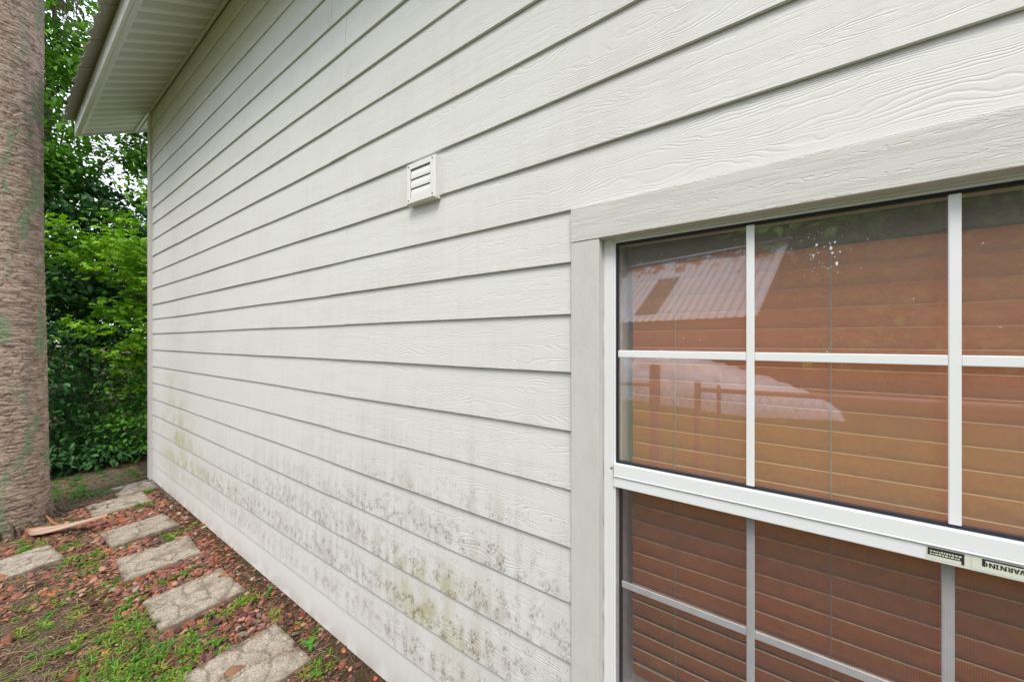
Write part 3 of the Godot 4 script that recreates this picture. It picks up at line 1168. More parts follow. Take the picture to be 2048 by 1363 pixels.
		part("dead_frond", b.mesh(M.stone), t)

# ---------------------------------------------------------------- stepping stones
func paver_mesh(sd: int) -> ArrayMesh:
	var n := fnl(1.0, 4, sd)
	var cell := FastNoiseLite.new()
	cell.seed = sd + 5
	cell.noise_type = FastNoiseLite.TYPE_CELLULAR
	cell.cellular_return_type = FastNoiseLite.RETURN_DISTANCE2_SUB
	cell.frequency = 7.0
	cell.fractal_type = FastNoiseLite.FRACTAL_NONE
	cell.domain_warp_enabled = true
	cell.domain_warp_amplitude = 0.06
	cell.domain_warp_frequency = 12.0
	var N := 90
	var S := 0.205
	var rows := []
	var cols := []
	for i in N + 1:
		var r := PackedVector3Array()
		var cc := []
		for j in N + 1:
			var x := lerpf(-S, S, float(j) / N)
			var z := lerpf(-S, S, float(i) / N)
			var d := cell.get_noise_2d(x, z) + 1.0
			var g := smoothstep(0.0, 0.12, d)
			var nn := n.get_noise_2d(x * 14, z * 14)
			var rid := 1.0 - absf(n.get_noise_2d(x * 9 + 30, z * 16))
			var pit := smoothstep(0.42, 0.6, n.get_noise_2d(x * 55, z * 55))
			var y := 0.034 - 0.005 * (1.0 - g) + 0.003 * nn - 0.004 * smoothstep(0.9, 1.0, rid) - 0.0035 * pit
			var edge := minf(S - absf(x), S - absf(z))
			y -= 0.010 * pow(1.0 - clampf(edge / 0.012, 0, 1), 2.0)
			if edge < 1e-5:
				y = -0.03
			var wob := 0.003 * n.get_noise_2d(x * 20 + 9, z * 20)
			r.append(Vector3(x + wob, y, z + wob))
			var k := 0.9 + 0.25 * nn + 0.1 * n.get_noise_2d(x * 60, z * 60)
			var c := Color(0.62, 0.545, 0.465) * k
			c = c.lerp(Color(0.20, 0.16, 0.12), clampf((1.0 - g) * 0.6 + pit * 0.8, 0, 0.9))
			c = c.lerp(Color(0.27, 0.20, 0.14), smoothstep(0.15, 0.5, n.get_noise_2d(x * 5 + 70, z * 5)) * 0.5)
			c = c.lerp(Color(0.21, 0.145, 0.10), smoothstep(0.05, -0.01, edge + 0.035 * n.get_noise_2d(x * 12 + 40, z * 12)) * 0.75)
			c.a = 1
			cc.append(c)
		rows.append(r)
		cols.append(cc)
	var b := MB.new()
	b.grid(rows, false, Vector3(0, -50, 0), cols)
	var m := vmat(0.95, 0.2)
	m.albedo_texture = speckle(sd + 7, 0.06, 0.62, 1.0, 256)
	m.heightmap_enabled = true
	m.heightmap_texture = m.albedo_texture
	m.heightmap_scale = 0.14
	m.uv1_triplanar = true
	m.uv1_scale = Vector3.ONE * 6.0
	return b.mesh(m)

var slabs := []   # [x, z, turn, half]

func pavers() -> void:
	var meshes := [paver_mesh(71), paver_mesh(75), paver_mesh(79)]
	var list := [
		[0.712, -2.045, 0.0, 0, 0.0, "stone-patterned square concrete paver nearest the camera, cut by the bottom edge"],
		[0.722, -2.893, 0.012, 1, 0.0, "square concrete paver with a brown leaf on its far corner, second from the bottom edge"],
		[0.703, -3.628, -0.045, 2, 0.004, "square concrete paver with a dark pebble on top, third along the path"],
		[0.716, -4.302, 0.06, 0, 0.0, "square concrete paver next to the curled palm boot, fourth along the path"],
		[0.712, -5.15, 0.03, 1, -0.004, "far flat paver in front of the house corner with weeds on its near edge"],
		[0.93, -5.60, 0.02, 2, -0.012, "farthest sunken yellowish paver right at the corner of the house"],
		[0.085, -4.36, 0.14, 1, -0.006, "lone half-buried paver left of the path below the palm boot"],
	]
	for p in list:
		var o := part("stepping_stone", meshes[p[3]], self)
		o.position = Vector3(p[0], p[4] - 0.012, p[1])
		o.rotation = Vector3(rng.randf_range(-0.015, 0.015), p[2] + PI * 0.5 * (slabs.size() % 4), rng.randf_range(-0.015, 0.015))
		tag(o, p[5], "stepping stone", "concrete pavers of the path along the wall")
		slabs.append([p[0], p[1], p[2], 0.208])

func on_slab(x: float, z: float, m: float) -> bool:
	for s in slabs:
		var q := Vector2(x - s[0], z - s[1]).rotated(s[2])
		if absf(q.x) < s[3] + m and absf(q.y) < s[3] + m:
			return true
	return false

# ---------------------------------------------------------------- red stone mulch
func chip_mesh(sd: int) -> ArrayMesh:
	var r := RandomNumberGenerator.new()
	r.seed = sd
	var sm := SphereMesh.new()
	sm.radial_segments = 7
	sm.rings = 3
	sm.radius = 1.0
	sm.height = 2.0
	var a := sm.surface_get_arrays(0)
	var vs: PackedVector3Array = a[Mesh.ARRAY_VERTEX]
	var ix: PackedInt32Array = a[Mesh.ARRAY_INDEX]
	var n := fnl(0.9, 2, sd)
	var planes := []
	for k in 6:
		planes.append([Vector3(r.randfn(), r.randfn(), r.randfn()).normalized(), r.randf_range(0.55, 0.85)])
	var moved := PackedVector3Array()
	for p in vs:
		var q: Vector3 = p * (1.0 + 0.35 * n.get_noise_3dv(p))
		for pl in planes:
			var d: float = q.dot(pl[0]) - pl[1]
			if d > 0.0:
				q -= pl[0] * d
		moved.append(q * Vector3(1.0, 0.36, 0.68))
	var b := MB.new()
	for i in range(0, ix.size(), 3):
		var m := (moved[ix[i]] + moved[ix[i + 1]] + moved[ix[i + 2]]) / 3.0
		b.tri(moved[ix[i]], moved[ix[i + 1]], moved[ix[i + 2]], m)
	return b.mesh(M.stone)

func chip_color() -> Color:
	var t := rng.randf()
	var c := Color(0.36, 0.15, 0.105)
	if t < 0.12:
		c = Color(0.46, 0.15, 0.075)
	elif t < 0.40:
		c = Color(0.27, 0.125, 0.105)
	elif t < 0.58:
		c = Color(0.17, 0.105, 0.10)
	elif t < 0.70:
		c = Color(0.42, 0.235, 0.165)
	elif t < 0.73:
		c = Color(0.42, 0.36, 0.28)
	return c * rng.randf_range(0.58, 1.08)

func mulch() -> void:
	var bed := Node3D.new()
	bed.name = "stone_mulch"
	bed.set_meta("kind", "structure")
	add_child(bed)
	var meshes := []
	# shared look: each shape in six tones
	for k in 6:
		meshes.append(chip_mesh(100 + k))
	var dn := fnl(1.6, 3, 111)
	var all := []
	var tries := 0
	while all.size() < 5200 and tries < 90000:
		tries += 1
		var z := -1.55 - pow(rng.randf(), 0.8) * 4.0
		var x := rng.randf_range(-0.1, 1.03)
		if on_slab(x, z, -0.004) or Vector2(x - 0.056, z + 5.31).length() < 0.27:
			continue
		var d := 0.4 + 0.6 * smoothstep(0.40, 0.55, x + 0.08 * dn.get_noise_2d(x * 3, z * 3))
		d *= 1.0 - 0.75 * smoothstep(0.93, 1.0, x) * smoothstep(-2.4, -2.9, z)
		d *= smoothstep(-0.35, 0.15, dn.get_noise_2d(x, z) + (0.25 if x > 0.45 else 0.0))
		d *= smoothstep(-5.5, -5.1, z)
		if rng.randf() > d:
			continue
		var s := lerpf(0.008, 0.030, pow(rng.randf(), 2.6)) * (1.25 if rng.randf() < 0.2 else 1.0)
		var bs := Basis(Vector3.UP, rng.randf() * TAU) * Basis(Vector3.RIGHT, rng.randfn() * 0.3) * Basis(Vector3.BACK, rng.randfn() * 0.3)
		var xf := Transform3D(bs.scaled(Vector3.ONE * s), Vector3(x, pad_height(x, z) + s * 0.2 + rng.randf() * 0.006, z))
		all.append([s / Vector2(x, z).length(), xf, rng.randi() % 6, chip_color()])
	all.sort_custom(func(a, b): return a[0] > b[0])
	var tones := []
	for k in 14:
		var m := mat(chip_color().linear_to_srgb(), 0.85, 0.3)
		m.albedo_texture = M.shingle.albedo_texture
		m.uv1_triplanar = true
		m.uv1_world_triplanar = true
		m.uv1_scale = Vector3.ONE * 9.0
		tones.append(m)
	for k in mini(300, all.size()):
		var o := put("stone", meshes[all[k][2]], bed, all[k][1])
		o.material_override = tones[k % 14]
	var mm := MultiMesh.new()
	mm.transform_format = MultiMesh.TRANSFORM_3D
	mm.use_colors = true
	mm.mesh = meshes[0]
	mm.instance_count = maxi(0, all.size() - 300)
	for k in mm.instance_count:
		mm.set_instance_transform(k, all[k + 300][1])
		mm.set_instance_color(k, all[k + 300][3])
	scatter("stone_chips", mm, bed)
	var more := []
	for k in 1500:
		var x := rng.randf_range(0.3, 1.03)
		var z := rng.randf_range(-1.5, 2.5)
		var sc := lerpf(0.008, 0.03, pow(rng.randf(), 2.2))
		more.append([Transform3D((Basis(Vector3.UP, rng.randf() * TAU) * Basis(Vector3.RIGHT, rng.randfn() * 0.3)).scaled(Vector3.ONE * sc), Vector3(x, pad_height(x, z) + sc * 0.2, z)), chip_color()])
	scatter("stone_chips", many(meshes[1], more), bed)

func scatter(called: String, mm: MultiMesh, parent: Node3D) -> MultiMeshInstance3D:
	var o := MultiMeshInstance3D.new()
	o.name = numbered(called, parent)
	o.multimesh = mm
	parent.add_child(o, true)
	o.set_meta("kind", "stuff")
	return o

func many(mesh: Mesh, list: Array) -> MultiMesh:
	var mm := MultiMesh.new()
	mm.transform_format = MultiMesh.TRANSFORM_3D
	mm.use_colors = true
	mm.mesh = mesh
	mm.instance_count = list.size()
	for k in list.size():
		mm.set_instance_transform(k, list[k][0])
		mm.set_instance_color(k, list[k][1])
	return mm

# ---------------------------------------------------------------- weeds and dry grass
func leaf_shape(b: MB, l: float, w: float, fold := 0.12, droop := 0.12) -> void:
	var z := Vector3.ZERO
	var m1 := Vector3(0, 0, 0.35 * l)
	var m2 := Vector3(0, -0.04 * l, 0.7 * l)
	var tip := Vector3(0, -droop * l, l)
	for s in [-1.0, 1.0]:
		var a := Vector3(s * w * 0.5, fold * w, 0.33 * l)
		var c := Vector3(s * w * 0.34, fold * w * 0.7 - 0.04 * l, 0.68 * l)
		b.tri(z, a, m1, Vector3.UP)
		b.tri(m1, a, c, Vector3.UP)
		b.tri(m1, c, m2, Vector3.UP)
		b.tri(m2, c, tip, Vector3.UP)

func add_leaf(b: MB, xf: Transform3D, l: float, w: float) -> void:
	var q := MB.new()
	leaf_shape(q, l, w)
	for i in q.idx.size():
		b.idx.append(b.v.size())
		b.v.append(xf * q.v[q.idx[i]])
		b.n.append((xf.basis * q.n[q.idx[i]]).normalized())
		b.u.append(Vector2.ZERO)
		b.u2.append(Vector2.ZERO)
		b.c.append(b.col)

func weed_mesh(sd: int, nl: int, ll: float, lw: float, tall: float) -> ArrayMesh:
	var r := RandomNumberGenerator.new()
	r.seed = sd
	var b := MB.new()
	for k in nl:
		var a := r.randf() * TAU
		var p := Vector3(cos(a), 0, sin(a)) * r.randf_range(0.0, 0.022) + Vector3(0, r.randf_range(0.15, 1.0) * tall, 0)
		b.col = Color(1, 1, 1) * r.randf_range(0.7, 1.2)
		add_leaf(b, Transform3D(Basis(Vector3.UP, r.randf() * TAU) * Basis(Vector3.RIGHT, r.randf_range(-0.7, 0.3)), p), ll * r.randf_range(0.7, 1.2), lw)
	return b.mesh(M.leaf)

func weeds() -> void:
	var clover := weed_mesh(201, 16, 0.014, 0.011, 0.022)
	var tuft := MB.new()
	for k in 14:
		var a := rng.randf() * TAU
		var d := Vector3(cos(a), 0, sin(a))
		var s := d.cross(Vector3.UP) * 0.0016
		var p0 := d * rng.randf() * 0.012
		var hh := rng.randf_range(0.02, 0.05)
		var p1 := p0 + d * 0.012 + Vector3(0, hh * 0.7, 0)
		var p2 := p0 + d * rng.randf_range(0.025, 0.045) + Vector3(0, hh * 0.8, 0)
		tuft.col = Color.WHITE * rng.randf_range(0.7, 1.2)
		tuft.quad(p0 - s, p1 - s, p1 + s, p0 + s, Vector3.UP - d)
		tuft.tri(p1 - s, p1 + s, p2, Vector3.UP)
	var tm := tuft.mesh(M.blade)
	# patches: x, z, radius, how many
	var patches := [[0.45, -2.93, 0.10, 120], [0.76, -2.60, 0.05, 20], [0.41, -2.84, 0.12, 150], [0.33, -2.72, 0.12, 120], [0.47, -2.52, 0.10, 150], [0.55, -2.33, 0.09, 150], [0.43, -2.40, 0.12, 170], [0.33, -2.54, 0.1, 100], [0.24, -2.95, 0.10, 70], [0.87, -2.60, 0.06, 60], [0.93, -2.68, 0.035, 30], [0.66, -3.22, 0.07, 60], [0.78, -3.25, 0.05, 30], [0.46, -3.45, 0.06, 50], [0.44, -4.05, 0.07, 70], [0.38, -3.92, 0.08, 70], [0.40, -4.38, 0.06, 50], [0.22, -4.70, 0.07, 60], [0.16, -4.72, 0.06, 40], [0.77, -4.93, 0.06, 55], [0.84, -4.92, 0.05, 55], [0.65, -4.93, 0.06, 40], [0.50, -5.75, 0.14, 130], [0.40, -6.1, 0.15, 110], [0.80, -5.72, 0.12, 110], [0.95, -6.2, 0.16, 130], [0.5, -6.5, 0.22, 140], [0.93, -5.35, 0.05, 40], [0.94, -2.16, 0.03, 20], [0.955, -1.95, 0.035, 25], [0.87, -1.78, 0.05, 40], [0.93, -3.95, 0.035, 30], [0.80, -3.95, 0.05, 40], [0.94, -2.32, 0.03, 20], [0.13, -3.32, 0.08, 40], [0.19, -3.6, 0.1, 40], [0.28, -3.3, 0.1, 50], [0.46, -3.1, 0.05, 50], [0.62, -2.45, 0.06, 60], [0.36, -5.0, 0.06, 40], [0.33, -4.12, 0.05, 40], [0.47, -2.15, 0.07, 110], [0.33, -2.25, 0.12, 130], [0.2, -2.5, 0.12, 80]]
	var cl := []
	var gr := []
	for p in patches:
		for k in int(p[3] * (0.31 if p[1] > -5.5 else 0.4)):
			var q: Vector2 = Vector2(rng.randfn(), rng.randfn()) * float(p[2]) * 0.8
			var x: float = p[0] + q.x
			var z: float = p[1] + q.y
			if on_slab(x, z, 0.0) or x > 1.02:
				continue
			var y := pad_height(x, z)
			var g := rng.randf()
			var c := Color(0.10, 0.30, 0.035).lerp(Color(0.34, 0.40, 0.06), pow(rng.randf(), 1.6)) * rng.randf_range(0.7, 1.25)
			if p[1] < -5.5:
				c = Color(0.10, 0.27, 0.045) * rng.randf_range(0.7, 1.2)
			var s := rng.randf_range(0.6, 1.35)
			var xf := Transform3D(Basis(Vector3.UP, rng.randf() * TAU).scaled(Vector3.ONE * s), Vector3(x, y - 0.004, z))
			if g < 0.62:
				cl.append([xf, c])
			else:
				gr.append([xf, c])
	# grass on the earth beyond the house
	for k in 420:
		var x := rng.randf_range(-0.3, 2.6)
		var z := rng.randf_range(-7.4, -5.7)
		if on_slab(x, z, 0.0) or gnoise.get_noise_2d(x * 30 + 200, z * 30) < 0.05:
			continue
		gr.append([Transform3D(Basis(Vector3.UP, rng.randf() * TAU).scaled(Vector3.ONE * rng.randf_range(0.6, 1.2)), Vector3(x, pad_height(x, z), z)), Color(0.11, 0.25, 0.045) * rng.randf_range(0.6, 1.2)])
	# the same ground cover goes on beside and behind the viewer
	for k in 9000:
		var x := rng.randf_range(-6.0, 0.9)
		var z := rng.randf_range(-8.0, 3.5)
		if (x > -0.1 and z < -1.6) or Vector2(x - 0.056, z + 5.31).length() < 0.4:
			continue
		if x > -1.4 and gnoise.get_noise_2d(x * 40 + 90, z * 40) < 0.12:
			continue
		gr.append([Transform3D(Basis(Vector3.UP, rng.randf() * TAU).scaled(Vector3.ONE * rng.randf_range(0.8, 1.8)), Vector3(x, pad_height(x, z), z)), Color(0.13, 0.27, 0.03).lerp(Color(0.34, 0.40, 0.06), rng.randf())])
	var a := scatter("clover", many(clover, cl), self)
	tag(a, "low bright green clover weeds spreading between the pavers and the red stones", "clover")
	a = scatter("grass", many(tm, gr), self)
	tag(a, "short green grass tufts scattered among the pavers and behind the house", "grass")
	# dry straw and needles
	var sb := MB.new()
	sb.tube([Vector3(-0.5, 0, 0), Vector3(-0.15, 0.05, 0.03), Vector3(0.2, 0.04, 0.02), Vector3(0.5, 0, -0.06)], [0.012, 0.016, 0.016, 0.008], 4)
	var straw := []
	for k in 14000:
		var z := -1.6 - rng.randf() * 5.0
		var x := rng.randf_range(-0.2, 1.03)
		var keep := 0.35 + 0.65 * smoothstep(0.5, 0.3, x) + 0.4 * smoothstep(0.85, 0.95, x)
		if on_slab(x, z, 0.0) and rng.randf() < 0.97 or rng.randf() > keep:
			continue
		var c := Color(0.50, 0.37, 0.22).lerp(Color(0.20, 0.12, 0.07), rng.randf()) * rng.randf_range(0.7, 1.25)
		var up := 0.023 if on_slab(x, z, 0.0) else rng.randf_range(0.0, 0.012)
		straw.append([Transform3D(Basis(Vector3.UP, rng.randf() * TAU) * Basis(Vector3.BACK, rng.randfn() * 0.15).scaled(Vector3.ONE * rng.randf_range(0.025, 0.09)), Vector3(x, pad_height(x, z) + up, z)), c])
	a = scatter("straw", many(sb.mesh(M.blade), straw), self)
	tag(a, "thin dry brown straw and needles strewn over the bare earth", "straw")
	# single broad-leaved weeds by the wall
	var wm := [weed_mesh(211, 9, 0.045, 0.026, 0.05), weed_mesh(212, 12, 0.035, 0.03, 0.04), weed_mesh(213, 22, 0.03, 0.012, 0.05)]
	for p in [[0.955, -1.93, 0, "broad-leaved green weed between the nearest paver and the skirt board"], [0.985, -2.50, 2, "tiny green weed growing against the wall base above the mulch"], [0.945, -5.30, 1, "round leafy weed at the foundation corner of the house"], [0.15, -4.62, 1, "small leafy weed left of the palm boot near the trunk"], [0.795, -4.94, 2, "bushy weed on the near edge of the far flat paver"]]:
		var o := part("weed", wm[p[2]], self)
		o.position = Vector3(p[0], pad_height(p[0], p[1]) - 0.004, p[1])
		o.material_override = mat(lin(0.09, 0.27, 0.04), 0.5)
		o.material_override.backlight_enabled = true
		o.material_override.backlight = Color(0.4, 0.7, 0.2)
		tag(o, p[3], "weed")

# ---------------------------------------------------------------- loose things on the ground
func dead_leaf_mesh(sd: int) -> ArrayMesh:
	var rows := []
	var back := []
	for i in 11:
		var t := i / 10.0
		var w := 0.36 * sin(PI * pow(t, 0.8)) + 0.01
		var r := PackedVector3Array()
		var q := PackedVector3Array()
		for j in 5:
			var s := j / 2.0 - 1.0
			var p := Vector3(s * w, 0.22 * s * s * sin(t * 3.0 + sd) + 0.12 * sin(t * 4.0 + sd * 2.0) + 0.12, t - 0.5)
			r.append(p)
			q.append(p - Vector3(0, 0.008, 0))
		rows.append(r)
		back.append(q)
	var b := MB.new()
	b.grid(rows, false, Vector3(0, -9, 0))
	b.grid(back, false, Vector3(0, 9, 0))
	return b.mesh(M.stone)

func litter() -> void:
	var lm := [dead_leaf_mesh(1), dead_leaf_mesh(2), dead_leaf_mesh(3)]
	for p in [
		[0.655, -4.585, 0.012, 0.085, 0.9, 0, lin(0.36, 0.12, 0.05), "curled orange dead leaf between the boot and the fourth paver"],
		[0.889, -2.985, 0.024, 0.06, 1.9, 1, lin(0.32, 0.12, 0.05), "square brown leaf lying on the far corner of the second paver"],
		[0.665, -2.075, 0.024, 0.085, 1.2, 2, lin(0.24, 0.13, 0.08), "flat brown leaf lying on the nearest paver at the bottom edge"],
		[0.035, -4.19, 0.004, 0.10, 0.5, 2, lin(0.32, 0.12, 0.065), "long red-brown leaf at the left edge beside the half-buried paver"],
		[0.45, -2.22, 0.01, 0.075, 2.4, 1, lin(0.45, 0.10, 0.035), "bright orange leaf among the weeds at the bottom edge"],
		[0.31, -4.83, 0.01, 0.07, 2.0, 2, lin(0.42, 0.17, 0.08), "upright tan leaf behind the curled palm boot"],
		[0.60, -4.86, 0.01, 0.08, 1.2, 0, lin(0.46, 0.2, 0.1), "orange leaf at the weedy near side of the far flat paver"],
	]:
		var o := part("dead_leaf", lm[p[5]], self)
		o.transform = Transform3D(Basis(Vector3.UP, p[4]).scaled(Vector3.ONE * p[3]), Vector3(p[0], pad_height(p[0], p[1]) * 0.5 + p[2], p[1]))
		o.material_override = mat(p[6], 0.75, 0.3)
		tag(o, p[7], "leaf")
	for p in [
		[0.717, -3.80, 0.036, 0.016, lin(0.15, 0.07, 0.06), "dark red pebble lying on top of the third paver", "pebble"],
		[0.617, -3.418, 0.026, 0.015, lin(0.25, 0.08, 0.05), "round red pebble on the near edge of the third paver", "pebble"],
		[0.893, -1.982, 0.034, 0.013, lin(0.10, 0.05, 0.04), "rusty dark pebble on the right end of the nearest paver", "pebble"],
		[0.97, -1.90, 0.02, 0.024, lin(0.11, 0.085, 0.095), "smooth grey-purple stone beside the nearest paver's right corner", "stone"],
		[0.32, -3.50, 0.012, 0.015, lin(0.40, 0.37, 0.29), "pale grey pebble in the dirt left of the third paver", "pebble"],
	]:
		var o := part("pebble", chip_mesh(int(p[0] * 1000)), self)
		o.transform = Transform3D(Basis(Vector3.UP, 0.7).scaled(Vector3(1, 1.5, 1) * p[3]), Vector3(p[0], p[2], p[1]))
		o.material_override = mat(p[4], 0.8, 0.4)
		tag(o, p[5], p[6])
	# the palm boot: a dry curved leaf base, trough shaped
	var b := MB.new()
	var rows := []
	var back := []
	var cols := []
	for i in 25:
		var t := i / 24.0
		var ce := Vector3(0.165, 0.02, -5.0).lerp(Vector3(0.575, 0.05, -4.63), t)
		ce += Vector3(0.37, 0, 0.41).normalized().cross(Vector3.UP) * 0.06 * sin(t * PI) + Vector3(0, 0.03 * pow(t, 2.0), 0)
		var w := lerpf(0.012, 0.062, smoothstep(0.0, 0.25, t)) * lerpf(1.0, 0.28, smoothstep(0.3, 1.0, t))
		var ac := Vector3(0.37, 0, 0.41).normalized().cross(Vector3.UP)
		var r := PackedVector3Array()
		var q := PackedVector3Array()
		var cc := []
		for j in 9:
			var s := j / 4.0 - 1.0
			var p := ce + ac * s * w + Vector3(0, 0.035 - 0.03 * s * s * (1.0 - 0.5 * t), 0)
			r.append(p)
			q.append(p - Vector3(0, 0.006, 0))
			cc.append(Color(0.50, 0.35, 0.28).lerp(Color(0.36, 0.16, 0.08), smoothstep(0.25, 0.0, t)) * (0.85 + 0.25 * sin(j * 2.1 + i * 0.4)))
		rows.append(r)
		back.append(q)
		cols.append(cc)
	b.grid(rows, false, Vector3(0, -9, 0), cols)
	b.grid(back, false, Vector3(0, 9, 0), cols)
	var o := part("palm_boot", b.mesh(M.stone), self)
	tag(o, "curved dry pinkish palm boot lying on the mulch beside the trunk", "palm boot")
	b = MB.new()
	b.col = Color(0.36, 0.16, 0.08)
	b.tube([Vector3(0.27, 0.10, -5.03), Vector3(0.30, 0.05, -4.96), Vector3(0.345, 0.03, -4.89)], [0.006, 0.010, 0.008], 6)
	o = part("broken_stick", b.mesh(M.stone), self)
	tag(o, "short brown stick leaning up behind the curved palm boot", "stick")

# ---------------------------------------------------------------- trees and shrubs
func crown(t: Node3D, called: String, clusters: Array, mesh: Mesh, ca: Color, cb: Color, size: float, flat := 0.55) -> void:
	var list := []
	for c in clusters:
		var tone := rng.randf()
		for k in int(c[2]):
			var d: Vector3 = Vector3(rng.randfn(), rng.randfn() * flat, rng.randfn()) * float(c[1]) * 0.55
			var p: Vector3 = c[0] + d
			if p.y < 0.03:
				continue
			# the leaf blade points outwards and down
			var yaw := atan2(d.x, d.z) + rng.randfn() * 0.9
			var bs := Basis(Vector3.UP, yaw) * Basis(Vector3.RIGHT, 0.35 + rng.randfn() * 0.45) * Basis(Vector3.BACK, rng.randfn() * 0.4)
			var col := ca.lerp(cb, clampf(tone * 0.7 + rng.randf() * 0.3, 0, 1)) * rng.randf_range(0.7, 1.25)
			list.append([Transform3D(bs.scaled(Vector3.ONE * size * rng.randf_range(0.6, 1.25)), p - t.position), col])
	scatter(called, many(mesh, list), t)

func cloud(center: Vector3, rad: Vector3, nc: int, cr: float, per: int) -> Array:
	var out := []
	for k in nc:
		var d := Vector3(rng.randfn(), rng.randfn(), rng.randfn()).normalized() * pow(rng.randf(), 0.4)
		out.append([center + d * rad, cr * rng.randf_range(0.5, 1.5), per])
	return out

func trunk_and_limbs(t: Node3D, base: Vector3, top: Vector3, r: float, clusters: Array, nl: int) -> void:
	var b := MB.new()
	var pts := []
	var rd := []
	for i in 8:
		var f := i / 7.0
		pts.append(base.lerp(top, f) + Vector3(sin(f * 4.0 + base.x * 5.0), 0, cos(f * 3.0 + base.z)) * 0.12 * f)
		rd.append(r * lerpf(1.0, 0.35, f) * (1.25 if i == 0 else 1.0))
	pts[0] -= Vector3(0, 0.1, 0)
	b.tube(pts, rd, 9)
	part("trunk", b.mesh(M.tree_bark), t)
	for k in mini(nl, clusters.size()):
		var e: Vector3 = clusters[(k * 3) % clusters.size()][0]
		var s: Vector3 = pts[3 + k % 5]
		if e.y < s.y:
			s = pts[1 + k % 3]
		b = MB.new()
		var m := s.lerp(e, 0.5) + Vector3(0, 0.15, 0)
		b.tube([s, m, e], [r * 0.34, r * 0.22, r * 0.08], 6)
		part("limb", b.mesh(M.tree_bark), t)

